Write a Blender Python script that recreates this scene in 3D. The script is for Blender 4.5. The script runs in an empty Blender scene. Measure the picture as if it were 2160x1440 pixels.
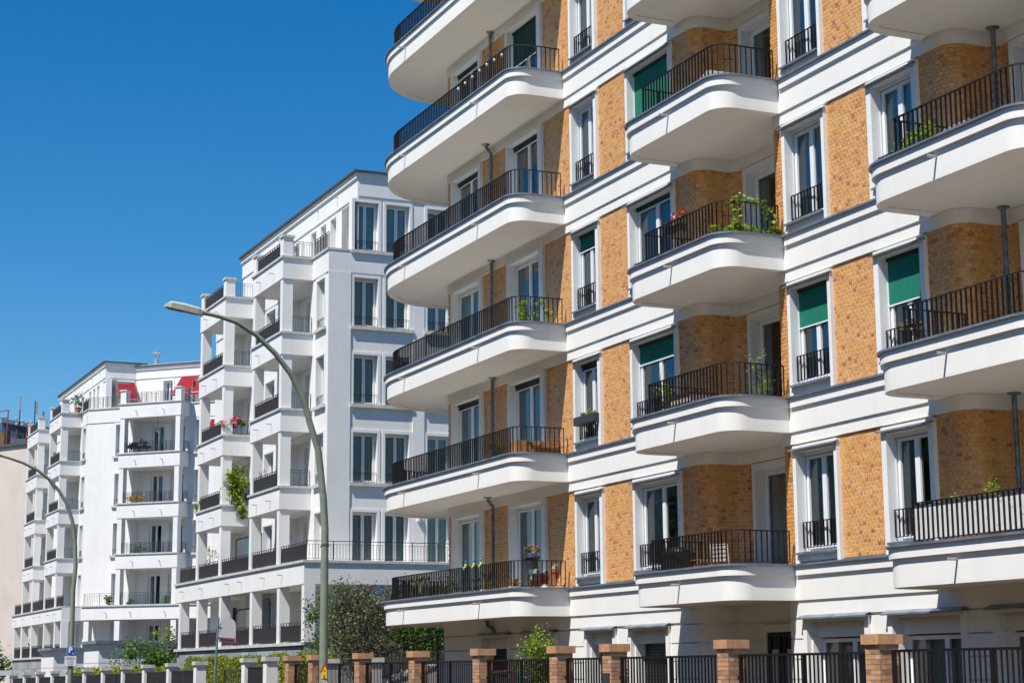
import bpy, bmesh, math, random
from math import pi, sin, cos, sqrt, radians, atan2, floor
from mathutils import Vector, Matrix
random.seed(7)
scn = bpy.context.scene
COL = scn.collection

# ------------------------------------------------------------------ camera
cam = bpy.data.cameras.new('camera')
cam.lens = 63.37; cam.sensor_width = 36; cam.clip_start = 0.1; cam.clip_end = 3000
camo = bpy.data.objects.new('camera', cam); COL.objects.link(camo)
right = Vector((0.40971501, 0.91218066, -0.00774867))
up = Vector((0.16699419, -0.06665088, 0.9837025))
back = Vector((0.89679794, -0.40433166, -0.17963674))
camo.matrix_world = Matrix.Translation((0, -19.4, 1.6)) @ Matrix((right, up, back)).transposed().to_4x4()
scn.camera = camo

# ------------------------------------------------------------------ sky and sun
SD = Vector((-0.45, 1.0, -1.72)).normalized()          # direction the sunlight travels
to_sun = -SD
elev = math.asin(to_sun.z)
az = atan2(to_sun.x, to_sun.y)                         # clockwise from +y
world = bpy.data.worlds.new('World'); scn.world = world; world.use_nodes = True
wn = world.node_tree; wn.nodes.clear()
wo = wn.nodes.new('ShaderNodeOutputWorld'); bg = wn.nodes.new('ShaderNodeBackground')
sky = wn.nodes.new('ShaderNodeTexSky'); sky.sky_type = 'NISHITA'; sky.sun_disc = False
sky.sun_elevation = elev; sky.sun_rotation = az
sky.air_density = 1.0; sky.dust_density = 0.15; sky.ozone_density = 4.0; sky.altitude = 300
bg.inputs['Strength'].default_value = 0.088
hs_ = wn.nodes.new('ShaderNodeHueSaturation'); hs_.inputs['Saturation'].default_value = 1.41; hs_.inputs['Hue'].default_value = 0.499
wn.links.new(sky.outputs[0], hs_.inputs['Color']); wn.links.new(hs_.outputs[0], bg.inputs[0]); wn.links.new(bg.outputs[0], wo.inputs[0])
sl = bpy.data.lights.new('sun', 'SUN'); sl.energy = 4.5; sl.angle = radians(0.53); sl.color = (1.0, 0.96, 0.89)
so = bpy.data.objects.new('sun', sl); COL.objects.link(so)
so.rotation_euler = to_sun.to_track_quat('Z', 'Y').to_euler()
scn.view_settings.view_transform = 'Standard'; scn.view_settings.look = 'None'
scn.view_settings.exposure = 0.47; scn.view_settings.gamma = 1
scn.view_settings.use_curve_mapping = False
scn.render.engine = 'CYCLES'
scn.cycles.max_bounces = 7; scn.cycles.diffuse_bounces = 4; scn.cycles.transparent_max_bounces = 10

# ------------------------------------------------------------------ materials
MATS = {}
def mat(name):
    m = bpy.data.materials.new(name); m.use_nodes = True
    nt = m.node_tree; nt.nodes.clear()
    out = nt.nodes.new('ShaderNodeOutputMaterial'); MATS[name] = m
    return m, nt, out
def N(nt, t, **kw):
    n = nt.nodes.new(t)
    for k, v in kw.items():
        if k in n.inputs: n.inputs[k].default_value = v
        else: setattr(n, k, v)
    return n
def surf(name, c, rough=0.8, vary=0.08, scale=3.0, bump=0.0, bscale=60.0, metal=0.0, spec=0.4, streak=0.0, c2=None, sub=0):
    m, nt, out = mat(name)
    b = N(nt, 'ShaderNodeBsdfPrincipled', Roughness=rough, Metallic=metal)
    b.inputs['Specular IOR Level'].default_value = spec
    g = N(nt, 'ShaderNodeNewGeometry')
    n1 = N(nt, 'ShaderNodeTexNoise', Scale=scale, Detail=5.0)
    nt.links.new(g.outputs['Position'], n1.inputs['Vector'])
    mx = N(nt, 'ShaderNodeMix', data_type='RGBA')
    d = c2 if c2 else tuple(x * (1 - vary * 2.2) for x in c)
    mx.inputs['A'].default_value = (*c, 1); mx.inputs['B'].default_value = (*d, 1)
    rmp = N(nt, 'ShaderNodeMapRange'); rmp.inputs['From Min'].default_value = 0.38; rmp.inputs['From Max'].default_value = 0.72
    nt.links.new(n1.outputs['Fac'], rmp.inputs['Value']); nt.links.new(rmp.outputs[0], mx.inputs['Factor'])
    col = mx.outputs['Result']
    if streak:                                         # rain streaks: noise stretched vertically
        mp = N(nt, 'ShaderNodeMapping'); mp.inputs['Scale'].default_value = (5.5, 5.5, 0.35)
        n2 = N(nt, 'ShaderNodeTexNoise', Scale=1.0, Detail=4.0)
        nt.links.new(g.outputs['Position'], mp.inputs['Vector']); nt.links.new(mp.outputs[0], n2.inputs['Vector'])
        r2 = N(nt, 'ShaderNodeMapRange'); r2.inputs['From Min'].default_value = 0.52; r2.inputs['From Max'].default_value = 0.78
        r2.inputs['To Max'].default_value = streak
        nt.links.new(n2.outputs['Fac'], r2.inputs['Value'])
        m2 = N(nt, 'ShaderNodeMix', data_type='RGBA'); m2.inputs['B'].default_value = (c[0] * .55, c[1] * .54, c[2] * .5, 1)
        nt.links.new(r2.outputs[0], m2.inputs['Factor']); nt.links.new(col, m2.inputs['A']); col = m2.outputs['Result']
    nt.links.new(col, b.inputs['Base Color'])
    if bump:
        n3 = N(nt, 'ShaderNodeTexNoise', Scale=bscale, Detail=4.0)
        nt.links.new(g.outputs['Position'], n3.inputs['Vector'])
        bp = N(nt, 'ShaderNodeBump', Strength=bump, Distance=0.02)
        nt.links.new(n3.outputs['Fac'], bp.inputs['Height']); nt.links.new(bp.outputs[0], b.inputs['Normal'])
    nt.links.new(b.outputs[0], out.inputs[0]); return m
def ramp(nt, stops):
    r = nt.nodes.new('ShaderNodeValToRGB'); e = r.color_ramp.elements
    e[0].position = stops[0][0]; e[0].color = (*stops[0][1], 1)
    e[1].position = stops[-1][0]; e[1].color = (*stops[-1][1], 1)
    for p, c in stops[1:-1]:
        x = e.new(p); x.color = (*c, 1)
    return r
def brickmat(name, stops, rough=0.45, nz=0.35):
    m, nt, out = mat(name)
    b = N(nt, 'ShaderNodeBsdfPrincipled', Roughness=rough)
    at = N(nt, 'ShaderNodeAttribute', attribute_name='rnd')
    r = ramp(nt, stops); nt.links.new(at.outputs['Fac'], r.inputs[0])
    g = N(nt, 'ShaderNodeNewGeometry')
    n1 = N(nt, 'ShaderNodeTexNoise', Scale=26.0, Detail=4.0); nt.links.new(g.outputs['Position'], n1.inputs['Vector'])
    mx = N(nt, 'ShaderNodeMix', data_type='RGBA', blend_type='MULTIPLY'); mx.inputs['Factor'].default_value = 1
    mr = N(nt, 'ShaderNodeMapRange'); mr.inputs['From Min'].default_value = .3; mr.inputs['From Max'].default_value = .7
    mr.inputs['To Min'].default_value = 1 - nz; mr.inputs['To Max'].default_value = 1.12
    nt.links.new(n1.outputs['Fac'], mr.inputs['Value']); nt.links.new(r.outputs[0], mx.inputs['A']); nt.links.new(mr.outputs[0], mx.inputs['B'])
    nt.links.new(mx.outputs['Result'], b.inputs['Base Color'])
    bp = N(nt, 'ShaderNodeBump', Strength=0.25, Distance=0.01); nt.links.new(n1.outputs['Fac'], bp.inputs['Height']); nt.links.new(bp.outputs[0], b.inputs['Normal'])
    nt.links.new(b.outputs[0], out.inputs[0]); return m
def leafmat(name, stops, trans=0.35):
    m, nt, out = mat(name)
    at = N(nt, 'ShaderNodeAttribute', attribute_name='rnd'); r = ramp(nt, stops); nt.links.new(at.outputs['Fac'], r.inputs[0])
    b = N(nt, 'ShaderNodeBsdfPrincipled', Roughness=0.5); t = N(nt, 'ShaderNodeBsdfTranslucent')
    ms = N(nt, 'ShaderNodeMixShader', Fac=trans)
    nt.links.new(r.outputs[0], b.inputs['Base Color']); nt.links.new(r.outputs[0], t.inputs['Color'])
    nt.links.new(b.outputs[0], ms.inputs[1]); nt.links.new(t.outputs[0], ms.inputs[2]); nt.links.new(ms.outputs[0], out.inputs[0]); return m
def glassmat(name, tint, strength=1.0):
    m, nt, out = mat(name)
    fr = N(nt, 'ShaderNodeFresnel', IOR=1.52)
    mu = N(nt, 'ShaderNodeMath', operation='MULTIPLY_ADD'); mu.inputs[1].default_value = 1.5 * strength; mu.inputs[2].default_value = 0.03
    tr = N(nt, 'ShaderNodeBsdfTransparent'); tr.inputs[0].default_value = (*tint, 1)
    gl = N(nt, 'ShaderNodeBsdfGlossy', Roughness=0.01); gl.inputs['Color'].default_value = (.92, .97, 1, 1)
    g = N(nt, 'ShaderNodeNewGeometry')
    n1 = N(nt, 'ShaderNodeTexNoise', Scale=0.9, Detail=1.0); nt.links.new(g.outputs['Position'], n1.inputs['Vector'])
    bp = N(nt, 'ShaderNodeBump', Strength=0.12, Distance=0.05); nt.links.new(n1.outputs['Fac'], bp.inputs['Height']); nt.links.new(bp.outputs[0], gl.inputs['Normal'])
    ms = N(nt, 'ShaderNodeMixShader'); nt.links.new(fr.outputs[0], mu.inputs[0]); nt.links.new(mu.outputs[0], ms.inputs[0])
    nt.links.new(tr.outputs[0], ms.inputs[1]); nt.links.new(gl.outputs[0], ms.inputs[2]); nt.links.new(ms.outputs[0], out.inputs[0]); return m
def fabric(name, c, trans=0.3):
    m, nt, out = mat(name)
    g = N(nt, 'ShaderNodeNewGeometry'); n1 = N(nt, 'ShaderNodeTexNoise', Scale=9.0, Detail=4.0); nt.links.new(g.outputs['Position'], n1.inputs['Vector'])
    mx = N(nt, 'ShaderNodeMix', data_type='RGBA'); mx.inputs['A'].default_value = (*c, 1); mx.inputs['B'].default_value = (*[x * .75 for x in c], 1)
    nt.links.new(n1.outputs['Fac'], mx.inputs['Factor'])
    b = N(nt, 'ShaderNodeBsdfPrincipled', Roughness=0.85); t = N(nt, 'ShaderNodeBsdfTranslucent'); ms = N(nt, 'ShaderNodeMixShader', Fac=trans)
    nt.links.new(mx.outputs['Result'], b.inputs['Base Color']); nt.links.new(mx.outputs['Result'], t.inputs['Color'])
    nt.links.new(b.outputs[0], ms.inputs[1]); nt.links.new(t.outputs[0], ms.inputs[2]); nt.links.new(ms.outputs[0], out.inputs[0]); return m

surf('cream_plaster', (0.84, 0.815, 0.77), 0.85, 0.018, 1.3, 0.28, 95, streak=0.10)
surf('soffit_plaster', (0.74, 0.71, 0.655), 0.9, 0.05, 1.1, 0.25, 70, streak=0.0)
surf('window_surround', (0.78, 0.785, 0.77), 0.8, 0.03, 2.0, 0.15, 110, streak=0.05)
surf('white_plaster', (0.80, 0.788, 0.765), 0.88, 0.03, 0.9, 0.30, 60, streak=0.16)
surf('concrete_coping', (0.60, 0.585, 0.55), 0.9, 0.10, 4.0, 0.3, 50, streak=0.55)
surf('grey_stone', (0.33, 0.34, 0.345), 0.85, 0.10, 2.5, 0.25, 40, streak=0.25)
surf('mortar', (0.82, 0.69, 0.55), 0.95, 0.10, 6.0, 0.2, 80)
surf('zinc', (0.24, 0.275, 0.33), 0.42, 0.20, 3.0, 0.05, 30, metal=0.35)
surf('pipe_zinc', (0.22, 0.26, 0.29), 0.38, 0.25, 8.0, 0.05, 30, metal=0.55)
surf('dark_rail', (0.013, 0.010, 0.011), 0.5, 0.10, 10.0, spec=0.22)
surf('grey_rail', (0.055, 0.052, 0.058), 0.5, 0.10, 10.0, spec=0.4)
surf('pvc_white', (0.82, 0.83, 0.84), 0.35, 0.02, 2.0)
surf('spout_steel', (0.55, 0.52, 0.50), 0.4, 0.15, 20.0, metal=0.5)
surf('room_wall', (0.28, 0.28, 0.26), 0.9, 0.15, 1.0)
surf('dark_door', (0.018, 0.013, 0.012), 0.4, 0.1, 4.0)
surf('shutter', (0.028, 0.028, 0.03), 0.45, 0.1, 4.0)
surf('ground_paving', (0.095, 0.066, 0.036), 0.95, 0.12, 0.7, 0.2, 12)
surf('asphalt', (0.052, 0.048, 0.043), 0.9, 0.15, 2.0, 0.4, 60)
surf('lamp_paint', (0.235, 0.275, 0.205), 0.6, 0.10, 5.0, streak=0.18, bump=0.06, bscale=40)
surf('lamp_head_paint', (0.47, 0.52, 0.44), 0.5, 0.05, 8.0, streak=0.12)
surf('lamp_lens', (0.12, 0.12, 0.11), 0.2, 0.1, 8.0)
surf('sign_pole', (0.20, 0.26, 0.30), 0.5, 0.1, 8.0, metal=0.3)
surf('sign_grey', (0.50, 0.49, 0.50), 0.5, 0.03, 8.0)
surf('sign_pink', (0.32, 0.06, 0.14), 0.5, 0.05, 8.0)
surf('sign_blue', (0.006, 0.085, 0.42), 0.4, 0.02, 8.0)
surf('sign_white', (0.80, 0.80, 0.80), 0.4, 0.02, 8.0)
surf('black_print', (0.01, 0.01, 0.01), 0.5, 0.02, 8.0)
surf('sticker_yellow', (0.80, 0.55, 0.02), 0.5, 0.05, 12.0)
surf('sticker_red', (0.55, 0.03, 0.01), 0.5, 0.05, 12.0)
surf('paper', (0.55, 0.55, 0.53), 0.7, 0.45, 40.0)
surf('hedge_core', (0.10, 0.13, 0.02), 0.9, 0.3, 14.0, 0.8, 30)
surf('pink_render', (0.62, 0.535, 0.475), 0.9, 0.05, 0.6, 0.2, 20, streak=0.1)
surf('blue_grey_render', (0.075, 0.115, 0.165), 0.8, 0.10, 0.5, streak=0.2)
surf('blue_grey_light', (0.15, 0.205, 0.27), 0.8, 0.10, 0.5, streak=0.2)
surf('orange_board', (0.34, 0.21, 0.05), 0.7, 0.1, 2.0)
surf('scaffold_red', (0.30, 0.06, 0.04), 0.6, 0.1, 8.0)
surf('roof_dark', (0.08, 0.085, 0.09), 0.6, 0.1, 3.0)
surf('wood_plank', (0.45, 0.20, 0.075), 0.7, 0.18, 9.0)
surf('terracotta', (0.48, 0.12, 0.045), 0.8, 0.1, 9.0)
surf('red_plastic', (0.50, 0.03, 0.02), 0.4, 0.05, 9.0)
surf('dark_pot', (0.045, 0.045, 0.05), 0.6, 0.1, 9.0)
surf('brown_pot', (0.05, 0.022, 0.015), 0.6, 0.1, 9.0)
surf('bark', (0.10, 0.075, 0.055), 0.9, 0.25, 12.0)
surf('stem_green', (0.09, 0.12, 0.03), 0.7, 0.2, 9.0)
surf('cane', (0.45, 0.30, 0.14), 0.7, 0.1, 9.0)
surf('dry_leaf', (0.30, 0.17, 0.07), 0.8, 0.25, 12.0)
surf('cactus_green', (0.48, 0.55, 0.22), 0.6, 0.15, 14.0)
surf('cushion_beige', (0.42, 0.35, 0.31), 0.9, 0.05, 9.0)
surf('black_metal', (0.012, 0.012, 0.014), 0.5, 0.1, 9.0)
surf('orange_metal', (0.55, 0.12, 0.04), 0.5, 0.08, 9.0)
surf('gnome_blue', (0.10, 0.35, 0.55), 0.6, 0.05, 9.0)
surf('gnome_yellow', (0.55, 0.62, 0.12), 0.6, 0.05, 9.0)
surf('skin_paint', (0.62, 0.40, 0.30), 0.6, 0.05, 9.0)
surf('stone_grey', (0.34, 0.31, 0.28), 0.9, 0.25, 30.0, 0.4, 60)
surf('board_frame', (0.11, 0.05, 0.04), 0.6, 0.1, 9.0)
surf('dark_blue_cloth', (0.02, 0.025, 0.07), 0.9, 0.1, 9.0)
surf('pink_cloth', (0.62, 0.10, 0.16), 0.9, 0.2, 20.0, c2=(0.6, 0.55, 0.55))
surf('antenna_grey', (0.42, 0.41, 0.38), 0.6, 0.1, 9.0)
surf('antenna_dark', (0.03, 0.04, 0.05), 0.6, 0.1, 9.0)
surf('bulb_glass', (0.65, 0.65, 0.60), 0.1, 0.05, 9.0)
surf('shed_panel', (0.60, 0.62, 0.61), 0.4, 0.05, 2.0)
brickmat('brick_glazed', [(0, (0.42, 0.145, 0.05)), (.10, (0.58, 0.22, 0.065)), (.22, (0.68, 0.295, 0.075)), (.5, (0.78, 0.365, 0.092)), (.75, (0.74, 0.365, 0.085)), (.9, (0.62, 0.31, 0.07)), (1, (0.80, 0.44, 0.18))], 0.42, 0.30)
brickmat('brick_pillar', [(0, (0.33, 0.16, 0.09)), (.3, (0.46, 0.25, 0.15)), (.6, (0.50, 0.28, 0.15)), (.8, (0.55, 0.29, 0.12)), (1, (0.58, 0.36, 0.24))], 0.7, 0.18)
brickmat('grey_block', [(0, (0.26, 0.27, 0.28)), (1, (0.38, 0.39, 0.39))], 0.85, 0.15)
glassmat('glass', (0.87, 0.92, 0.89), 0.85)
glassmat('glass_frosted', (0.55, 0.60, 0.62), 0.6)
fabric('curtain', (0.78, 0.78, 0.72), 0.2)
fabric('curtain_green', (0.58, 0.76, 0.68), 0.2)
fabric('green_awning', (0.004, 0.21, 0.14), 0.12)
fabric('shaded_green_awning', (0.003, 0.045, 0.034), 0.05)  # copy of the green awning cloth with shade put into its colour
fabric('red_awning', (0.42, 0.012, 0.03), 0.35)
fabric('white_screen', (0.84, 0.84, 0.84), 0.2)
leafmat('leaf_green', [(0, (0.03, 0.075, 0.012)), (.5, (0.075, 0.17, 0.02)), (1, (0.20, 0.33, 0.04))])
leafmat('leaf_lime', [(0, (0.08, 0.14, 0.012)), (.5, (0.22, 0.33, 0.025)), (1, (0.45, 0.50, 0.06))])
leafmat('leaf_dark', [(0, (0.012, 0.035, 0.010)), (.5, (0.03, 0.085, 0.018)), (1, (0.10, 0.20, 0.05))])
leafmat('leaf_purple', [(0, (0.030, 0.026, 0.016)), (.35, (0.085, 0.072, 0.042)), (.6, (0.15, 0.11, 0.085)), (.75, (0.10, 0.14, 0.035)), (1, (0.24, 0.22, 0.13))], 0.2)
leafmat('leaf_hedge', [(0, (0.07, 0.12, 0.008)), (.5, (0.20, 0.27, 0.018)), (.85, (0.38, 0.40, 0.03)), (1, (0.45, 0.28, 0.04))])
leafmat('leaf_yellow', [(0, (0.35, 0.20, 0.02)), (.5, (0.62, 0.40, 0.04)), (1, (0.70, 0.55, 0.15))])
leafmat('petal_red', [(0, (0.50, 0.01, 0.008)), (.8, (0.75, 0.02, 0.015)), (1, (0.8, 0.75, 0.75))])
leafmat('petal_pink', [(0, (0.45, 0.02, 0.06)), (.5, (0.75, 0.06, 0.14)), (1, (0.85, 0.35, 0.42))])

# ------------------------------------------------------------------ mesh builder
class MB:
    def __init__(s): s.v = []; s.f = []; s.r = []; s.has = False
    def quad(s, a, b, c, d, r=None):
        i = len(s.v); s.v += [a, b, c, d]; s.f.append((i, i + 1, i + 2, i + 3)); s.r.append(0 if r is None else r)
        if r is not None: s.has = True
    def box(s, x0, x1, y0, y1, z0, z1, r=None, skip=''):
        if x1 < x0: x0, x1 = x1, x0
        if y1 < y0: y0, y1 = y1, y0
        if z1 < z0: z0, z1 = z1, z0
        i = len(s.v)
        s.v += [(x0, y0, z0), (x1, y0, z0), (x1, y1, z0), (x0, y1, z0), (x0, y0, z1), (x1, y0, z1), (x1, y1, z1), (x0, y1, z1)]
        F = {'b': (0, 3, 2, 1), 't': (4, 5, 6, 7), 'f': (0, 1, 5, 4), 'r': (1, 2, 6, 5), 'k': (2, 3, 7, 6), 'l': (3, 0, 4, 7)}
        for k, q in F.items():
            if k in skip: continue
            s.f.append(tuple(i + n for n in q)); s.r.append(0 if r is None else r)
        if r is not None: s.has = True
        return s
    def obox(s, c, ax, ay, az, r=None):
        """box from centre and three half-axis vectors"""
        c = Vector(c); ax = Vector(ax); ay = Vector(ay); az = Vector(az); i = len(s.v)
        for sz in (-1, 1):
            for sx, sy in ((-1, -1), (1, -1), (1, 1), (-1, 1)):
                s.v.append(tuple(c + ax * sx + ay * sy + az * sz))
        for q in ((0, 3, 2, 1), (4, 5, 6, 7), (0, 1, 5, 4), (1, 2, 6, 5), (2, 3, 7, 6), (3, 0, 4, 7)):
            s.f.append(tuple(i + n for n in q)); s.r.append(0 if r is None else r)
        if r is not None: s.has = True
    def prism(s, pts, z0, z1, bottom=True, top=True, r=None):
        """closed plan polygon (counter-clockwise) extruded"""
        n = len(pts); i = len(s.v)
        s.v += [(x, y, z0) for x, y in pts] + [(x, y, z1) for x, y in pts]
        for k in range(n):
            j = (k + 1) % n; s.f.append((i + k, i + j, i + n + j, i + n + k)); s.r.append(0)
        if bottom: s.f.append(tuple(i + k for k in reversed(range(n)))); s.r.append(0)
        if top: s.f.append(tuple(i + n + k for k in range(n))); s.r.append(0)
    def ring(s, A, B, z0, z1):
        """solid strip between two open plan paths of equal length"""
        n = len(A); i = len(s.v)
        for P, z in ((A, z0), (B, z0), (A, z1), (B, z1)): s.v += [(x, y, z) for x, y in P]
        for k in range(n - 1):
            a, b, c, d = i + k, i + n + k, i + 2 * n + k, i + 3 * n + k
            for q in ((a, a + 1, c + 1, c), (b + 1, b, d, d + 1), (a + 1, a, b, b + 1), (c, c + 1, d + 1, d)):
                s.f.append(q); s.r.append(0)
        for k in (0, n - 1):
            q = (i + k, i + n + k, i + 3 * n + k, i + 2 * n + k); s.f.append(q if k == 0 else q[::-1]); s.r.append(0)
    def sheet(s, P, z0, z1):
        for a, b in zip(P[:-1], P[1:]): s.quad((a[0], a[1], z0), (b[0], b[1], z0), (b[0], b[1], z1), (a[0], a[1], z1))
    def tube(s, pts, rad, n=8, cap=True):
        pts = [Vector(p) for p in pts]; rad = rad if isinstance(rad, (list, tuple)) else [rad] * len(pts)
        i = len(s.v); prev = None
        for k, p in enumerate(pts):
            t = (pts[min(k + 1, len(pts) - 1)] - pts[max(k - 1, 0)]).normalized()
            ref = Vector((0, 0, 1)) if abs(t.z) < 0.9 else Vector((1, 0, 0))
            if prev is None: u = t.cross(ref).normalized()
            else: u = (prev - t * prev.dot(t)).normalized()
            prev = u; w = t.cross(u)
            for j in range(n):
                a = 2 * pi * j / n; s.v.append(tuple(p + (u * cos(a) + w * sin(a)) * rad[k]))
        for k in range(len(pts) - 1):
            for j in range(n):
                a = i + k * n + j; b = i + k * n + (j + 1) % n
                s.f.append((a, b, b + n, a + n)); s.r.append(0)
        if cap:
            s.f.append(tuple(i + j for j in reversed(range(n)))); s.r.append(0)
            m = i + (len(pts) - 1) * n; s.f.append(tuple(m + j for j in range(n))); s.r.append(0)
    def lathe(s, prof, c, n=12):
        s.tube([(c[0], c[1], c[2] + z) for _, z in prof], [r for r, _ in prof], n)
    def ball(s, c, rx, ry, rz, n=8, m=5):
        i = len(s.v)
        for a in range(m + 1):
            t = pi * a / m
            for b in range(n):
                p = 2 * pi * b / n; s.v.append((c[0] + rx * sin(t) * cos(p), c[1] + ry * sin(t) * sin(p), c[2] + rz * cos(t)))
        for a in range(m):
            for b in range(n):
                q = i + a * n + b; w = i + a * n + (b + 1) % n
                s.f.append((q, q + n, w + n, w)); s.r.append(0)
    def leaf(s, p, size, r, n=None, asp=0.55):
        d = Vector((random.gauss(0, 1), random.gauss(0, 1), random.gauss(0, .7))).normalized() if n is None else Vector(n)
        nn = Vector((random.gauss(0, 1), random.gauss(0, 1), random.gauss(0.6, 1))).normalized()
        w = d.cross(nn)
        if w.length < 1e-3: w = Vector((1, 0, 0))
        w = w.normalized() * size * asp * .5; d = d * size; p = Vector(p)
        s.quad(tuple(p), tuple(p + d * .5 + w), tuple(p + d), tuple(p + d * .5 - w), r)
    def build(s, name, m, parent=None, smooth=False, recalc=False, **props):
        me = bpy.data.meshes.new(name); me.from_pydata(s.v, [], s.f)
        if recalc:
            bm = bmesh.new(); bm.from_mesh(me); bmesh.ops.recalc_face_normals(bm, faces=bm.faces); bm.to_mesh(me); bm.free()
        if s.has:
            at = me.attributes.new('rnd', 'FLOAT', 'FACE'); at.data.foreach_set('value', s.r)
        me.materials.append(MATS[m])
        if smooth: me.shade_smooth() if smooth is True else me.set_sharp_from_angle(angle=radians(smooth))
        if smooth and smooth is not True:
            for p in me.polygons: p.use_smooth = True
        o = bpy.data.objects.new(name, me); COL.objects.link(o)
        if parent is not None: o.parent = parent
        for k, v in props.items(): o[k] = v
        return o
def link_mesh(name, me, parent, loc=(0, 0, 0), rot=0):
    o = bpy.data.objects.new(name, me); COL.objects.link(o); o.parent = parent; o.location = loc; o.rotation_euler = (0, 0, rot); return o
def thing(name, label, cat, loc=(0, 0, 0), rz=0, group=None):
    o = bpy.data.objects.new(name, None); COL.objects.link(o); o.location = loc; o.rotation_euler = (0, 0, rz)
    o.empty_display_size = 0.2
    o['label'] = label; o['category'] = cat
    if group: o['group'] = group
    return o
def tag(o, label, cat, group=None):
    o['label'] = label; o['category'] = cat
    if group: o['group'] = group
    return o
def copy_tree(o, parent=None):
    c = o.copy(); COL.objects.link(c); c.parent = parent
    for ch in list(o.children): copy_tree(ch, c)
    return c

# ------------------------------------------------------------------ ground
MB().box(-600, 200, -400, 400, -0.30, 0.0).build('ground', 'ground_paving', kind='structure')
MB().box(-600, 200, -15.0, -6.3, -0.1, 0.004).build('road', 'asphalt', kind='structure')
m_ = MB(); m_.box(-600, 200, -6.3, -6.15, 0.0, 0.12); m_.build('kerb', 'grey_stone', kind='structure')
MB().box(-600, 200, -6.15, -3.6, 0.0, 0.10).build('pavement', 'ground_paving', kind='structure')

# ------------------------------------------------------------------ plan paths
def arc(cx, cy, rx, ry, a0, a1, n):
    return [(cx + rx * cos(radians(a0 + (a1 - a0) * i / n)), cy + ry * sin(radians(a0 + (a1 - a0) * i / n))) for i in range(n + 1)]
def offset(P, d):
    """shift an open path to its right-hand side by d"""
    out = []
    for i, p in enumerate(P):
        a = P[max(i - 1, 0)]; b = P[min(i + 1, len(P) - 1)]
        tx, ty = b[0] - a[0], b[1] - a[1]; l = math.hypot(tx, ty) or 1
        out.append((p[0] + ty / l * d, p[1] - tx / l * d))
    return out
def resample(P, step):
    S = [0]
    for a, b in zip(P[:-1], P[1:]): S.append(S[-1] + math.hypot(b[0] - a[0], b[1] - a[1]))
    L = S[-1]; n = max(1, int(round(L / step))); out = []; k = 0
    for i in range(n + 1):
        t = L * i / n
        while k < len(S) - 2 and S[k + 1] < t: k += 1
        u = (t - S[k]) / ((S[k + 1] - S[k]) or 1); a, b = P[k], P[k + 1]
        tx, ty = b[0] - a[0], b[1] - a[1]; l = math.hypot(tx, ty) or 1
        out.append((a[0] + tx * u, a[1] + ty * u, tx / l, ty / l))
    return out
def plen(P): return sum(math.hypot(b[0] - a[0], b[1] - a[1]) for a, b in zip(P[:-1], P[1:]))
def at_len(P, t):
    for a, b in zip(P[:-1], P[1:]):
        l = math.hypot(b[0] - a[0], b[1] - a[1])
        if t <= l or (b is P[-1]): return (a[0] + (b[0] - a[0]) * t / l, a[1] + (b[1] - a[1]) * t / l, (b[0] - a[0]) / l, (b[1] - a[1]) / l)
        t -= l

# ------------------------------------------------------------------ bricks of the facade
BW, BH, BPX, BPZ = 0.1120, 0.0665, 0.125, 0.0795
VAR = []
def brick_variants(matname, bw, bh, bd, k=12, nm='brick'):
    L = []
    for i in range(k):
        b = MB(); b.obox((0, bd / 2, 0), (bw / 2, 0, 0), (0, bd / 2, 0), (0, 0, bh / 2), r=(i + .5) / k)
        o = b.build(nm, matname); me = o.data; bpy.data.objects.remove(o); L.append(me)
    return L
VAR = brick_variants('brick_glazed', BW, BH, 0.02)
def rnd_brick():
    r = random.random()
    return random.uniform(0.0, .18) if r < .10 else (random.uniform(.18, .4) if r < .30 else (random.uniform(.95, 1) if r < .33 else random.uniform(.4, .95)))
singles = [0]
def brick_wall(path, z0, z1, parent, single=False, smax=300):
    """mortar sheet with real bricks set 12 mm proud of it, in running bond"""
    back_ = offset(path, -0.0045 if len(path) < 3 else -0.011); L = plen(path)
    w = MB(); w.sheet(back_, z0, z1); wall = w.build('brick_wall', 'mortar', parent, smooth=False)
    b = MB(); rows = int((z1 - z0) / BPZ) + 1; zo = z1 - rows * BPZ
    for r in range(rows):
        za = zo + r * BPZ + .004; zb = za + BH; za = max(za, z0 + .002)
        if zb - za < .012: continue
        x = -(BPX / 2 if r % 2 else 0.0) + random.uniform(-.004, .004)
        while x < L - .01:
            a = max(x + .004, 0.003); c = min(x + .004 + BW, L - .003); x += BPX
            if c - a < .02: continue
            px, py, tx, ty = at_len(path, (a + c) / 2); d = random.uniform(-.0015, .0015)
            cx = px + ty * d; cy = py - tx * d
            if single and singles[0] < smax and c - a > BW - .001 and zb - za > BH - .001:
                o = link_mesh('brick', VAR[min(11, int(rnd_brick() * 12))], wall, (cx, cy, (za + zb) / 2), atan2(ty, tx)); singles[0] += 1
                continue
            rr = rnd_brick(); i = len(b.v); hx = (c - a) / 2 * tx; hy = (c - a) / 2 * ty; nx, ny = -ty * .02, tx * .02
            b.v += [(cx - hx, cy - hy, za), (cx + hx, cy + hy, za), (cx + hx, cy + hy, zb), (cx - hx, cy - hy, zb),
                    (cx - hx + nx, cy - hy + ny, za), (cx + hx + nx, cy + hy + ny, za), (cx + hx + nx, cy + hy + ny, zb), (cx - hx + nx, cy - hy + ny, zb)]
            for q in ((0, 1, 2, 3), (1, 5, 6, 2), (4, 0, 3, 7), (3, 2, 6, 7), (4, 5, 1, 0)):
                b.f.append(tuple(i + n for n in q)); b.r.append(rr)
    b.has = True
    if b.f: b.build('bricks', 'brick_glazed', wall, kind='stuff')
    return wall

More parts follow.
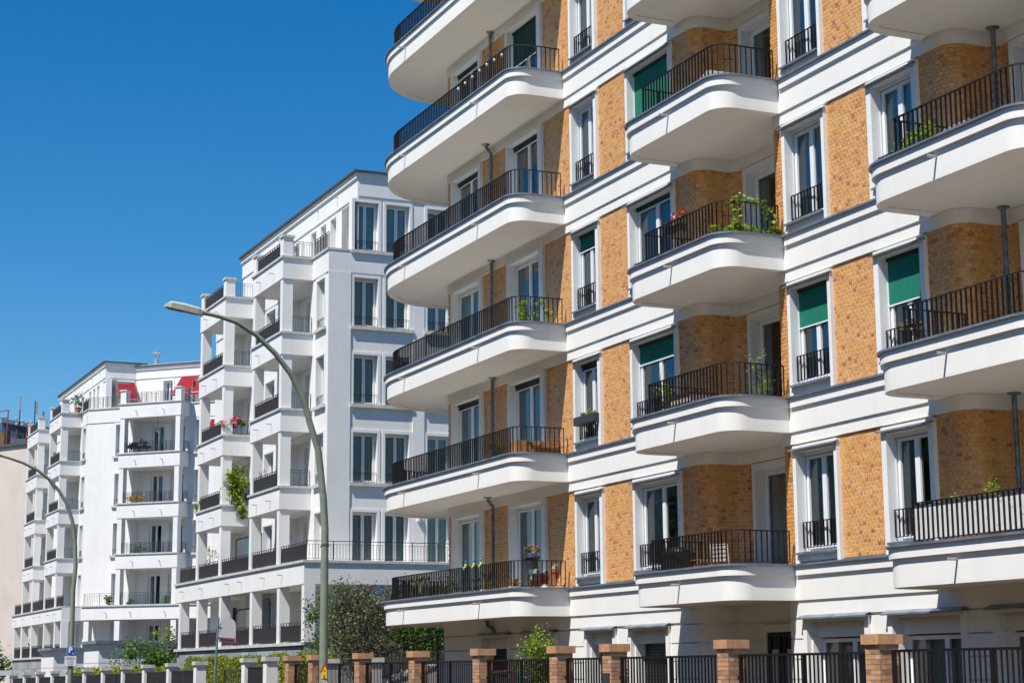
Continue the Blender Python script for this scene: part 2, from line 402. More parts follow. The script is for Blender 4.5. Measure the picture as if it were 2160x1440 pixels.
# ------------------------------------------------------------------ windows (local frame: x along wall, y into the wall, z up)
def curtain_mesh(x0, x1, z0, z1, y, amp=0.02, per=0.09):
    b = MB(); n = max(4, int((x1 - x0) / per * 4)); P = []
    for i in range(n + 1):
        x = x0 + (x1 - x0) * i / n; P.append((x, y + amp * sin(i * pi / 2 + .3) + random.uniform(-.006, .006)))
    b.sheet(P, z0, z1); return b
def window(parent, loc, W, H, rz=0, legL=.11, legR=.10, apron=0.22, head=.10, yf=-.085, ydep=.145, sashes=2, cur=None,
           surround='window_surround', name='window', blind=None, door=False, guard=None, slot=True, open_=False, gmat='dark_rail', split=None):
    """surround outer size W x H; y=0 is the wall plane, yf its front, ydep the plane of the sash"""
    b = MB(); x0, x1 = legL, W - legR; zt = H - head; zb = apron; yb = ydep + .09
    b.box(0, x0, yf, yb, 0, H); b.box(x1, W, yf, yb, 0, H); b.box(x0, x1, yf, yb, zt, H)
    if apron > 0.02: b.box(x0, x1, -0.01, yb, 0, zb - .03)
    w = b.build(name, surround, parent); w.location = loc; w.rotation_euler = (0, 0, rz)
    if apron > 0.02:
        s = MB(); s.box(x0 - .03, x1 + .0, yf - .05, ydep, zb - .03, zb - .008); s.box(x0 - .03, x1, yf - .056, yf - .05, zb - .055, zb - .008); s.build('sill', 'zinc', w)
    f = MB(); y0, y1 = ydep, ydep + .06; fw = .055
    ztop = zt
    if slot: ztop = zt - .02
    f.box(x0, x0 + fw, y0, y1, zb, ztop); f.box(x1 - fw, x1, y0, y1, zb, ztop); f.box(x0 + fw, x1 - fw, y0, y1, ztop - fw, ztop); f.box(x0 + fw, x1 - fw, y0, y1, zb, zb + fw)
    f.build('window_frame', 'pvc_white', w)
    inner0, inner1 = x0 + fw, x1 - fw; n = sashes
    ed = [inner0 + (inner1 - inner0) * i / n for i in range(n + 1)]
    if split and n == 2: ed[1] = inner0 + (inner1 - inner0) * split
    for i in range(n):
        a, c = ed[i] + .004, ed[i + 1] - .004; sw = .062; za, zc = zb + fw + .004, ztop - fw - .004
        q = MB(); yy0, yy1 = y0 - .018, y1 - .02
        q.box(a, a + sw, yy0, yy1, za, zc); q.box(c - sw, c, yy0, yy1, za, zc); q.box(a + sw, c - sw, yy0, yy1, zc - sw, zc); q.box(a + sw, c - sw, yy0, yy1, za, za + sw)
        so_ = q.build('sash', 'pvc_white', w)
        g = MB(); gy = (yy0 + yy1) / 2 + .01 ; g.quad((a + sw - .005, gy, za + sw - .005), (c - sw + .005, gy, za + sw - .005), (c - sw + .005, gy, zc - sw + .005), (a + sw - .005, gy, zc - sw + .005))
        go = g.build('pane', 'glass', w)
        if open_ and i == n - 1:
            for o in (so_, go): o.rotation_euler = (radians(-4.5), 0, 0); o.location = (0, .0 - sin(radians(4.5)) * 0, 0); 
            for o in (so_, go): o.location = (0, -0.0, 0)
    r = MB(); ry0, ry1 = y1 + .03, y1 + 1.3
    for q in (((x0, ry1, zb), (x1, ry1, zb), (x1, ry1, zt), (x0, ry1, zt)), ((x0, ry0, zb), (x0, ry1, zb), (x0, ry1, zt), (x0, ry0, zt)),
              ((x1, ry1, zb), (x1, ry0, zb), (x1, ry0, zt), (x1, ry1, zt)), ((x0, ry0, zb), (x1, ry0, zb), (x1, ry1, zb), (x0, ry1, zb)),
              ((x0, ry1, zt), (x1, ry1, zt), (x1, ry0, zt), (x0, ry0, zt))): r.quad(*q)
    r.build('room_interior', 'room_wall', w)
    if cur is None: cur = random.choice(['full', 'full', 'full', 'sides', 'left'])
    cm = 'curtain' if random.random() < .8 else 'curtain_green'
    cy = y1 + .035
    if cur == 'green': cm = 'curtain_green'; cur = 'full'
    if cur == 'full': curtain_mesh(x0, x1, zb, zt, cy).build('curtain', cm, w)
    elif cur == 'sides':
        ww = (x1 - x0) * random.uniform(.22, .34)
        curtain_mesh(x0, x0 + ww, zb, zt, cy, .03, .07).build('curtain', cm, w); curtain_mesh(x1 - ww, x1, zb, zt, cy, .03, .07).build('curtain', cm, w)
    elif cur == 'left': curtain_mesh(x0, x0 + (x1 - x0) * .45, zb, zt, cy, .03, .08).build('curtain', cm, w)
    elif cur == 'half': curtain_mesh(x0, x1, zb, zb + (zt - zb) * .45, cy, .01, .1).build('curtain', cm, w)
    if slot or blind:                                   # cassette and cloth of the outside blind
        c = MB(); c.box(x0, x1, ydep - .05, ydep - .019, zt - .07, zt - .001); c.build('blind_cassette', 'black_metal' if slot == 'dark' or blind else 'pvc_white', w)
        drop = blind if blind else (.03 if slot != 'dark' else .10)
        if blind or slot == 'dark':
            k = MB(); k.box(x0 + .02, x1 - .02, ydep - .026, ydep - .021, zt - .07 - drop, zt - .07); k.build('blind_cloth', 'green_awning' if blind else 'black_metal', w)
        e = MB(); e.box(x0 + .01, x1 - .01, ydep - .045, ydep - .019, zt - .095 - drop, zt - .07 - drop); e.build('blind_bar', 'pvc_white', w)
        for gx in (x0 + .003, x1 - .019):
            gd = MB(); gd.box(gx, gx + .016, ydep - .04, ydep - .019, zb, zt - .072); gd.build('blind_guide', 'pvc_white', w)
    return w

BAR_CACHE = {}
def bar_mesh(h, t, d, m):
    k = (round(h, 3), t, d, m)
    if k not in BAR_CACHE:
        b = MB(); b.obox((0, 0, h / 2), (t / 2, 0, 0), (0, d / 2, 0), (0, 0, h / 2)); o = b.build('baluster', m); BAR_CACHE[k] = o.data; bpy.data.objects.remove(o)
    return BAR_CACHE[k]
def railing(parent, P, z0, h, step=.125, individual=True, m='dark_rail', rail=(.045, .02), bar=(.012, .035), lower=.0, name='railing', foot=.03, second=0, posts=0):
    """railing along an open plan path; outside on the right of travel"""
    b = MB(); R = resample(P, .06) if len(P) > 3 else [(p[0], p[1], 0, 0) for p in P]
    Q = [(p[0], p[1]) for p in R]; A = offset(Q, rail[0] / 2); B_ = offset(Q, -rail[0] / 2)
    b.ring(A, B_, z0 + h - rail[1], z0 + h)
    if lower: 
        b.ring(offset(Q, .015), offset(Q, -.015), z0 + lower - .012, z0 + lower)
    if second: b.ring(offset(Q, .010), offset(Q, -.010), z0 + h - second - .012, z0 + h - second)
    o = b.build(name, m, parent)
    S = resample(P, step); bh = h - rail[1] - foot
    if second:
        bh = h - second - foot - .012
        if not posts:
            pp_ = MB()
            for x, y, tx, ty in resample(P, .34): pp_.obox((x, y, z0 + (h - rail[1]) / 2), (tx * .009, ty * .009, 0), (-ty * .016, tx * .016, 0), (0, 0, (h - rail[1]) / 2))
            pp_.build('rail_posts', m, o, kind='stuff')
    if individual:
        me = bar_mesh(bh, bar[0], bar[1], m)
        for x, y, tx, ty in S: link_mesh('baluster', me, o, (x, y, z0 + foot), atan2(ty, tx))
    else:
        c = MB()
        for x, y, tx, ty in S: c.obox((x, y, z0 + foot + bh / 2), (tx * bar[0] / 2, ty * bar[0] / 2, 0), (-ty * bar[1] / 2, tx * bar[1] / 2, 0), (0, 0, bh / 2))
        c.build('balusters', m, o, kind='stuff')
    if posts:
        for x, y, tx, ty in resample(P, posts):
            link_mesh('rail_post', bar_mesh(h - .01, .03, .03, m), o, (x, y, z0), atan2(ty, tx))
    return o

def wall_open(mb, x0, x1, z0, z1, holes, y=0.0, flip=False):
    """front sheet with rectangular holes, 0.3 deep edges supplied by the windows; local frame"""
    xs = sorted({x0, x1, *[h[0] for h in holes], *[h[1] for h in holes]}); zs = sorted({z0, z1, *[h[2] for h in holes], *[h[3] for h in holes]})
    for a, c in zip(xs[:-1], xs[1:]):
        for e, g in zip(zs[:-1], zs[1:]):
            mx, mz = (a + c) / 2, (e + g) / 2
            if any(h[0] < mx < h[1] and h[2] < mz < h[3] for h in holes) or mx < x0 or mx > x1 or mz < z0 or mz > z1: continue
            mb.quad((a, y, e), (c, y, e), (c, y, g), (a, y, g))
# ================================================================== BRICK BUILDING WITH CURVED BALCONIES
B1 = thing('apartment_building', 'large apartment building of orange brick and cream bands with curved balconies, filling the right half', 'building', (-30, 5, 0))
B1.location = (0, 0, 0)
LV = [3.576, 6.85, 10.12, 13.39, 16.70, 20.00, 23.30]
XE = -13.0      # right end of what is built
BK = 0.165      # brick plane
# (x0, x1, balcony outline function) for each stack
def out_small(xL, xR, d, rL, rR, yb=.095):
    """front outline walked from left wall joint to right wall joint"""
    P = [(xL, yb)] + arc(xL + rL, -d + rL * .9, rL, rL * .9, 180, 270, 10) + arc(xR - rR, -d + rR, rR, rR, 270, 360, 10) + [(xR, yb)]
    return P
def out_big(xL, xR, d, rR, rx, ry, yb=.095, yend=4.2):
    return [(xL, yend)] + arc(xL + rx, -d + ry, rx, ry, 180, 270, 22) + arc(xR - rR, -d + rR, rR, rR, 270, 360, 10) + [(xR, yb)]
STACKS = {
 'A': dict(corn=out_big(-51.22, -39.87, 1.375, .50, 2.72, 2.42), band=out_big(-51.16, -39.93, 1.32, .47, 2.67, 2.37), inset=out_big(-50.90, -40.13, 1.12, .40, 2.45, 2.20),
           rail=out_big(-50.72, -40.0, 1.27, .38, 2.6, 2.33, .02), recess=(-47.95, -39.9)),
 'B': dict(corn=out_small(-34.26, -29.87, 1.40, .75, .50), band=out_small(-34.205, -29.93, 1.34, .70, .46), inset=out_small(-33.95, -30.13, 1.12, .32, .35),
           rail=out_small(-33.20, -29.98, 1.31, .10, .36, .02), recess=(-33.9, -30.1)),
 'C': dict(corn=out_small(-25.30, -20.89, 1.40, .75, .50), band=out_small(-25.245, -20.95, 1.34, .70, .46), inset=out_small(-24.99, -21.17, 1.12, .32, .35),
           rail=out_small(-24.30, -21.0, 1.31, .10, .36, .02), recess=(-24.95, -21.15)),
}
def close_to_wall(P, y=.095):
    Q = list(P)
    if Q[0][1] > 1: Q += [(-48.1, .095), (-48.1, Q[0][1])]     # big corner balcony
    return Q
spans = [(-49.0, STACKS['A']), ]
for li, L in enumerate(LV):
    top = li == len(LV) - 1
    # cornice, band and frieze of the straight facade between the balconies
    cb = MB(); zc = MB()
    segs = [(-39.84, -34.34), (-29.83, -25.36), (-20.85, XE)]
    for a, c in segs:
        if a > -39.9: pass
        cb = MB(); cb.box(a, c, 0.045, .14, L - .20, L); cb.build('cornice', 'cream_plaster', B1); zc = MB(); zc.box(a - .0, c + .0, .0, .162, L, L + .018); zc.box(a, c, -.004, .008, L - .022, L)
        zc.box(a, c, .14, .163, L + .018, L + .055); zc.build('flashing', 'zinc', B1)
    bd = MB()
    cuts = [(-48.18, -39.90, -.655), (-39.90, -34.18, -.675), (-34.18, -29.95, -.645), (-29.95, -25.22, -.675), (-25.22, -20.97, -.645), (-20.97, XE, -.675)]
    for a, c, dz in cuts: bd.box(a, c, .095, 1.9, L + dz, L - .31); bd.box(a, c, .095, .16, L - .31, L - .001)
    bd.build('band', 'cream_plaster', B1)
    for k, s in STACKS.items():
        w = MB(); w.prism(close_to_wall(s['band']), L - .645, L - .32); w.ring(s['band'], offset(s['band'], -.2), L - .32, L - .12)
        slab = w.build('balcony', 'cream_plaster', B1, smooth=35)
        u = MB(); ins = s['inset']
        u.ring(s['band'], ins, L - .675, L - .644); u.build('soffit_rim', 'cream_plaster', slab, smooth=35)
        w = MB(); w.ring(s['corn'], offset(s['corn'], -.24), L - .205, L - .002); w.build('balcony_cornice', 'cream_plaster', slab, smooth=35)
        z = MB(); z.ring(offset(s['corn'], .045), offset(s['corn'], -.24), L, L + .018); z.ring(offset(s['corn'], .049), offset(s['corn'], .037), L - .022, L - .0005)
        z.build('flashing', 'zinc', slab, smooth=35)
        if not top:
            ind = (k in 'BC') and li in (0, 1, 2, 3)
            railing(B1, resample2 if False else s['rail'], L + .02, .655, step=.125, individual=ind, lower=(.05 if li < 1 else 0), foot=.035)
# brick and plaster of each storey (paths walked left to right, outside on the right-hand side)
def recess_left(xo, xc):                # convex then concave corner into the recess
    return [(xo, BK)] + arc(xc - .36, BK + .34, .36, .34, -90, 0, 14) + arc(xc + .26, 1.17 - .26, .26, .26, 180, 90, 12)
def recess_right(xc, xo):
    return arc(xc - .14, 1.17 - .14, .14, .14, 90, 0, 3) + arc(xc + .40, BK + .40, .40, .40, 180, 270, 8) + [(xo, BK)]
PATHS = [
 ('A0', [(-48.2, 3.6)] + arc(-47.84, BK + .36, .36, .36, 180, 270, 6) + [(-47.53, BK)]),
 ('A1', [(-45.31, BK), (-43.55, BK)]), ('A2', [(-41.27, BK), (-39.56, BK)]), ('P1', [(-38.09, BK), (-36.55, BK)]),
 ('B0', recess_left(-34.37, -33.42) + [(-33.06, 1.17)]), ('B1', [(-31.55, 1.17)] + recess_right(-30.54, -29.86)),
 ('P2', [(-28.35, BK), (-26.93, BK)]),
 ('C0', recess_left(-25.41, -24.52) + [(-24.10, 1.17)]), ('C1', [(-22.6, 1.17)] + recess_right(-21.68, -20.95)),
 ('P3', [(-19.5, BK), (XE, BK)]) ]
allpath = [(-48.2, 3.6)] + arc(-47.84, BK + .36, .36, .36, 180, 270, 6) + recess_left(-34.37, -33.42) + recess_right(-30.54, -29.86) + recess_left(-25.41, -24.52) + recess_right(-21.68, -20.95) + [(XE, BK)]
for li in range(len(LV) - 1):
    L, U = LV[li], LV[li + 1]
    zb, zt = L + .02, U - .91
    for nm, P in PATHS:
        single = nm in ('C0',) and li in (1, 2)
        brick_wall(P, zb, zt, B1, single, 150 if li == 1 else 300)
    fr = MB(); F = offset(allpath, .035); fr.ring(F, offset(allpath, -.12), zt, U - .65)
    fr.build('frieze', 'cream_plaster', B1, smooth=35)
    H = U - .96 - zb
    hd = .12
    def wfl(x0, x1):                                   # sloping zinc hood above a window
        z = MB(); zz = U - 1.0
        z.quad((x0 - .05, .0, zz - .035), (x1 + .02, .0, zz - .035), (x1 + .02, BK - .037, zz + .012), (x0 - .05, BK - .037, zz + .012))
        z.box(x0 - .05, x1 + .02, -.002, .01, zz - .062, zz - .035); z.box(x0 - .05, x1 + .02, .01, .12, zz - .042, zz - .036)
        z.build('window_hood', 'zinc', B1)
    # wing A: two french windows under the long balcony, one slim window in the sun
    hA = U - .905 - zb
    kA = dict(apron=0.0, head=.11, yf=-.085, ydep=.145)
    bl = {4: .95, 1: .14, 0: 0, 2: .06, 3: .12}.get(li, .1)
    window(B1, (-47.53, BK, zb), 2.22, hA, slot='dark' if li in (1, 3, 4) else True, cur='full' if li in (0, 2) else 'sides', legR=.17, **kA)
    wd_ = window(B1, (-43.55, BK, zb), 2.28, hA, slot='dark' if li in (1, 3) else True, blind=(.95 if li == 4 else None), cur='sides' if li in (0, 3, 1) else 'left', legR=.23, **kA)
    if li == 4:
        for ch in wd_.children:
            if ch.name.startswith('blind_cloth'): ch.data.materials[0] = MATS['shaded_green_awning']  # blind under the balcony gets the cloth with painted-in shade
    wfl(-39.56, -38.09)
    window(B1, (-39.56, BK, zb), 1.47, H, head=.13, yf=-.085, ydep=.145, legR=.14, blind=(.36 if li == 2 else None), slot='dark' if li in (1,) else True, cur='half' if li == 0 else 'full', split=.5, sashes=1 if li == 9 else 2)
    wfl(-36.55, -34.37)
    window(B1, (-36.55, BK, zb), 2.18, H, head=.13, yf=-.085, ydep=.145, blind={3: 1.75, 1: .42, 2: .06}.get(li), cur={0: 'left', 1: 'left', 2: 'left'}.get(li, 'full'))
    wfl(-29.86, -28.35)
    window(B1, (-29.86, BK, zb), 1.51, H, head=.13, yf=-.085, ydep=.145, blind=(.72 if li == 1 else None), cur={0: 'full', 1: 'full', 2: 'full'}.get(li, 'full'))
    wfl(-26.93, -25.41)
    window(B1, (-26.93, BK, zb), 1.52, H, head=.13, yf=-.085, ydep=.145, legL=.15, legR=.14, blind=(.82 if li == 1 else None), cur={0: 'sides', 1: 'left', 2: 'full'}.get(li, 'sides'))
    wfl(-20.95, -19.5)
    window(B1, (-20.95, BK, zb), 1.45, H, head=.13, yf=-.085, ydep=.145)
    # balcony doors inside the recesses
    for xa, wd in ((-33.06, 1.51), (-24.10, 1.5)):
        window(B1, (xa, 1.17, zb), wd, U - .93 - zb, apron=0, head=.14, yf=-.05, ydep=.20, legL=.13, legR=.12, name='balcony_door', cur='full' if xa < -30 and li == 0 else 'sides', sashes=1, slot=False)
    # window guards
    for a, c in ((-39.44, -38.24), (-36.43, -34.48), (-29.74, -28.46), (-26.77, -25.56), (-20.83, -19.6)):
        railing(B1, [(a, .20), (c, .20)], L + .33, .495, step=.118, individual=(li < 4 and a > -37), name='window_guard', rail=(.03, .016), bar=(.010, .03), foot=.0, lower=.004)
# building body, roof and hidden faces
bd = MB(); bd.box(-48.15, XE, 2.2, 15, 0, 23.2); bd.build('building_core', 'cream_plaster', B1)
MB().box(-48.2, XE + .2, -.2, 15.2, 23.32, 23.6).build('roof', 'roof_dark', B1)
# ground floor: cream plaster in courses with recessed joints
gf = MB()
GOP = [(-45.4, -43.75, .3, 2.16, 'shutter'), (-42.55, -40.9, .3, 2.16, 'shutter'), (-39.0, -37.75, .3, 2.16, 'shutter'), (-36.75, -35.2, .3, 2.16, 'shutter'), (-29.55, -27.75, .3, 2.19, 'window'), (-26.82, -24.98, .3, 2.19, 'window'), (-23.95, -22.3, .3, 2.19, 'window')]
def solid_course(mb, a, c, y, z0, z1):
    mb.box(a, c, y, y + .25, z0, z1)
edges = sorted([g[0] for g in GOP] + [g[1] for g in GOP])
JO = [0.62, 1.01, 1.395, 1.78, 2.165, 2.56]
zz = 0.0
def gwall(x0, x1, holes):
    zprev = 0.0
    for j in JO + [2.93]:
        za, zc = zprev, j - (.013 if j < 2.9 else 0)
        xs = x0
        for (h0, h1, hz0, hz1) in sorted(holes):
            if za < hz1 - .01 and zc > hz0 + .01:
                gf.box(xs, h0, BK - .02, BK + .25, za, zc)
                if zc > hz1: gf.box(h0, h1, BK - .02, BK + .25, hz1, zc)
                xs = h1
        gf.box(xs, x1, BK - .02, BK + .25, za, zc); zprev = j + .013
holesA = [(g[0] - .17, g[1] + .17, 0.0, 2.47) for g in GOP]
gwall(-48.2, -33.85, [h for h in holesA if h[0] < -34]); gwall(-30.05, -24.86 + 3.0 if False else -24.78, [h for h in holesA if -31 < h[0] < -25]); gwall(-24.78, XE, [h for h in holesA if h[0] > -24.5])
gf.box(-47.94, XE, BK + .03, BK + .06, 0, 2.9) if False else None
gf.build('ground_floor_wall', 'cream_plaster', B1)
gb = MB(); gb.sheet([(-48.2, 3.6), (-48.2, BK - .02)], 0, 2.93)
for xa, xc in ((-48.18, -33.85), (-30.05, XE)): wall_open(gb, xa, xc, 0, 2.93, [h for h in holesA if xa < h[0] < xc], y=BK + .03)
gb.build('ground_floor_joint', 'cream_plaster', B1)
# the arched entrance recess under the middle balcony
rec = recess_left(-34.37, -33.42) + recess_right(-30.54, -29.86)
e = MB(); zprev = 0
for j in JO + [2.93]:
    e.ring(rec, offset(rec, -.2), zprev, j - (.013 if j < 2.9 else 0)); zprev = j + .013
e.ring(offset(rec, -.02), offset(rec, -.2), 0, 2.93)
en = e.build('entrance_recess', 'cream_plaster', B1, smooth=35)
d = MB(); d.box(-32.75, -32.6, 1.06, 1.2, 0, 2.35); d.box(-31.25, -31.1, 1.06, 1.2, 0, 2.35); d.box(-32.75, -31.1, 1.06, 1.2, 2.35, 2.5); d.build('door_surround', 'cream_plaster', B1)
dd = MB(); dd.box(-32.6, -31.25, 1.10, 1.16, 0, 2.35); door = dd.build('entrance_door', 'dark_door', B1)
for xa in (-32.42, -31.85): MB().box(xa, xa + .24, 1.085, 1.10, .5, 2.0).build('door_glass', 'sign_grey', door)
for xa in (-32.5, -31.93): 
    q = MB(); q.box(xa, xa + .05, 1.07, 1.10, .1, 2.25); q.box(xa + .37, xa + .42, 1.07, 1.10, .1, 2.25); q.build('door_stile', 'dark_door', door)
wl = MB(); wl.box(-33.35, -33.15, .86, .99, 2.06, 2.09); wl.build('entrance_lamp', 'black_metal', B1)
# ground floor band mouldings and window hoods
g2 = MB()
for a, c in ((-48.2, -34.3), (-29.9, XE)):
    g2 = MB(); g2.box(a, c, .128, .25, 2.60, 2.93); g2.build('lower_frieze', 'cream_plaster', B1)
for (a, c, z0, z1, kind) in GOP:
    s = MB(); o0, o1 = a - .17, c + .17
    s.box(o0, o0 + .13, .09, .62, 0, 2.56); s.box(o1 - .13, o1, .09, .62, 0, 2.56); s.box(o0 + .13, o1 - .13, .09, .62, 2.47, 2.56)
    s.box(o0 + .13, o1 - .13, .30, .50, 2.19, 2.47)      # roller shutter box set back behind the surround
    s.box(o0 + .13, a, .2, .62, 0, 2.19) ; s.box(c, o1 - .13, .2, .62, 0, 2.19)
    so_ = s.build('ground_floor_window', 'cream_plaster', B1)
    h = MB(); h.quad((o0 - .06, -.02, 2.555), (o1 + .04, -.02, 2.555), (o1 + .04, .165, 2.63), (o0 - .06, .165, 2.63)); h.box(o0 - .06, o1 + .04, -.024, .0, 2.525, 2.553)
    h.box(o0 - .06, o1 + .04, 0.0, .15, 2.535, 2.549)
    h.build('window_hood', 'zinc', so_)
    if kind == 'shutter':
        q = MB(); n = 30
        for i in range(n):
            za = .15 + (2.19 - .15) * i / n; q.box(a, c, .44 + (.006 if i % 2 else 0), .46, za, za + (2.04 / n) * .86)
        sh = q.build('roller_shutter', 'shutter', so_)
    else:
        f = MB(); y0 = .42
        for x in (a, (a + c) / 2 - .06 + .15, c - .07): f.box(x, x + (.12 if a < x < c - .1 else .07), y0, y0 + .06, .37, 2.09)
        f.box(a, c, y0, y0 + .06, 2.09, 2.16); f.box(a, c, y0, y0 + .06, .3, .37); f.build('window_frame', 'pvc_white', so_)
        g = MB(); g.quad((a, y0 + .03, .3), (c, y0 + .03, .3), (c, y0 + .03, 2.1), (a, y0 + .03, 2.1)); g.build('pane', 'glass', so_)
        curtain_mesh(a, a + .5, .3, 2.15, y0 + .09, .03, .07).build('curtain', 'curtain', so_); curtain_mesh(a + .4, c, .3, 2.15, y0 + .15, .02).build('curtain', 'curtain_green', so_)
        r = MB(); r.box(a - .01, c + .01, y0 + .08, y0 + 1.2, .2, 2.18, skip='f'); r.build('room_interior', 'room_wall', so_)
# spouts and downpipes
def spout(x, y, z, rz=0):
    s = MB(); dx, dy = sin(rz), -cos(rz)
    s.tube([(x, y, z), (x + dx * .21, y + dy * .21, z - .005)], .024, 8, cap=False); s.tube([(x + dx * .21, y + dy * .21, z - .005), (x, y, z)], .018, 8, cap=False)
    return s
for li, L in enumerate(LV[:6]):
    for x in (-47.57, -42.21, -31.95, -23.10):
        spout(x, -1.34 if x > -40 else -1.32, L - .30).build('water_spout', 'spout_steel', B1, smooth=True)
for li in range(0, 6):
    L = LV[li]; U = LV[li + 1]
    for (x, y, rr, st) in ((-44.50, .06, .045, 1), (-24.25, .93, .045, 0)):
        p = MB(); zt = U - .645
        pts = [(x, y, L + .02), (x, y, zt - .35), (x, y, zt - .25)] + ([(x - .02, y - .05, zt - .18), (x - .03, y - .13, zt - .08)] if (st and li in (0, 3)) else []) + [(x - (.03 if st and li in (0, 3) else 0), y - (.14 if st and li in (0, 3) else 0), zt)]
        p.tube(pts, rr, 10)
        tx = pts[-1]
        p.lathe([(rr, -.06), (rr * 1.5, -.035), (.12, -.015), (.125, 0)], (tx[0], tx[1], zt), 14)
        p.tube([(x, y, L + 1.3), (x, y, L + 1.36)], rr * 1.18, 10)
        p.build('downpipe', 'pipe_zinc', B1, smooth=35)
w_ = MB(); w_.tube([(-24.53 + .03 * sin(i * .9), .62 + .012 * sin(i * 1.3), LV[0] + .75 + i * .045) for i in range(18)], .007, 5); w_.build('hanging_cable', 'black_metal', B1)
# elbow under the lowest long balcony
p = MB(); p.tube([(-44.8, .0, 2.93), (-44.8, .02, 2.80), (-44.6, .08, 2.70), (-44.55, .12, 2.6), (-44.55, .12, 2.52)], .05, 10); p.lathe([(.06, -.03), (.11, 0)], (-44.8, 0, 2.93), 12); p.build('downpipe', 'pipe_zinc', B1, smooth=35)
# cloth screen laced to the lowest right-hand balcony railing
sp = [(p[0], p[1]) for p in resample(STACKS['C']['rail'], .05) if p[1] < -1.1]
s = MB(); n_ = len(sp)
s.ring(offset(sp, -.022), offset(sp, -.026), LV[0] + .07, LV[0] + .63)
scr = s.build('cloth_screen', 'white_screen'); tag(scr, 'white privacy screen cloth tied behind the bars of the lowest right balcony', 'screen')
sp2 = MB()
for i in range(5): 
    for k in range(n_ - 1):
        if (k + i * 5) % 17 == 0: a = sp[k]; sp2.obox((a[0], a[1] - .022, LV[0] + .1 + .12 * i + .02), (.022, 0, 0), (0, .002, 0), (0, 0, .002))
sp2.build('cable_ties', 'sign_white', scr)

# ================================================================== WHITE BUILDINGS
WL = [5.89, 9.09, 12.28, 15.48, 18.67]; WROOF = 22.03
def wwin(parent, x, z, W, H, origin, rz, guard=True, ap=.0, cur=None, nm='window', sash=2, sill=True, name='window'):
    c, s = cos(rz), sin(rz)
    loc = (origin[0] + x * c, origin[1] + x * s, z)
    w = window(parent, loc, W, H, rz=rz, legL=.12, legR=.12, apron=0, head=.12, yf=-.035, ydep=.26, sashes=sash, cur=cur, surround='white_plaster', slot=False, name=name)
    if sill:
        m = MB(); m.box(-.04, W + .04, -.13, .25, -.14, 0.0); m.build('sill', 'concrete_coping', w)
    if guard:
        b = MB(); g0, g1, h = .13, W - .13, .42; y = .02
        b.box(g0, g1, y - .012, y + .012, h - .018, h); b.box(g0, g1, y - .008, y + .008, h - .085, h - .075); b.box(g0, g1, y - .008, y + .008, .045, .055)
        n = max(2, int((g1 - g0) / .11))
        for i in range(n + 1):
            xx = g0 + (g1 - g0) * i / n; b.box(xx - .006, xx + .006, y - .006, y + .006, .0, h - .018)
        b.build('window_guard', 'grey_rail', w)
    return w
def frame_pt(o, rz, x, y): return (o[0] + x * cos(rz) - y * sin(rz), o[1] + x * sin(rz) + y * cos(rz))
def xf(o, rz, P): return [frame_pt(o, rz, *p) for p in P]
def pbox(mb, o, rz, x0, x1, y0, y1, z0, z1):
    mb.prism(xf(o, rz, [(x0, y0), (x1, y0), (x1, y1), (x0, y1)]), z0, z1)

def loggia_stack(root, o, rz, x0, x1, dep, levels, base, rcol=.33, piers=True, rail_ind=False, door2=False):
    """projecting stack of balconies on corner columns; local frame, main wall at y=0, front at y=-dep"""
    for L in levels:
        b = MB(); pbox(b, o, rz, x0, x1, -dep, .05, L - .96, L - .09); sl = b.build('balcony', 'white_plaster', root)
        c = MB(); pbox(c, o, rz, x0 - .06, x1 + .06, -dep - .06, .0, L - .09, L); c.build('coping', 'concrete_coping', sl)
        for f in (.28, .72):
            p = frame_pt(o, rz, x0 + (x1 - x0) * f, -dep); spout(p[0], p[1], L - .52, rz).build('water_spout', 'spout_steel', sl)
        zl = max([q for q in WL if q < L - 1] or [base]); zl = zl if zl >= base - .01 else base
        for xa in (x0 + .06, x1 - .06 - rcol):
            k = MB(); pbox(k, o, rz, xa, xa + rcol, -dep + .03, -dep + .47, zl, L - .96); k.build('column', 'white_plaster', root)
        topL = L == levels[-1]
        # railings at this level, between the columns or the roof piers
        pw = .42 if topL else rcol
        xa, xb = x0 + .06 + pw, x1 - .06 - pw
        railing(root, xf(o, rz, [(xa + .02, -dep + .10), (xb - .02, -dep + .10)]), L, .68, step=.105, individual=False, m='grey_rail', rail=(.035, .02), bar=(.012, .03), foot=.05, second=.09)
        railing(root, xf(o, rz, [(x1 - .12, -dep + .5), (x1 - .12, -.04)]), L, .68, step=.115, individual=False, m='grey_rail', rail=(.03, .018), bar=(.012, .012), foot=.05, second=.09, lower=.06)
        if topL and piers:
            for xa in (x0 + .03, x1 - .03 - .42):
                k = MB(); pbox(k, o, rz, xa, xa + .42, -dep + .02, -dep + .46, L, L + .80); kk = k.build('roof_pier', 'white_plaster', root)
                k = MB(); pbox(k, o, rz, xa - .05, xa + .47, -dep - .03, -dep + .51, L + .80, L + .90); k.build('pier_cap', 'concrete_coping', kk)

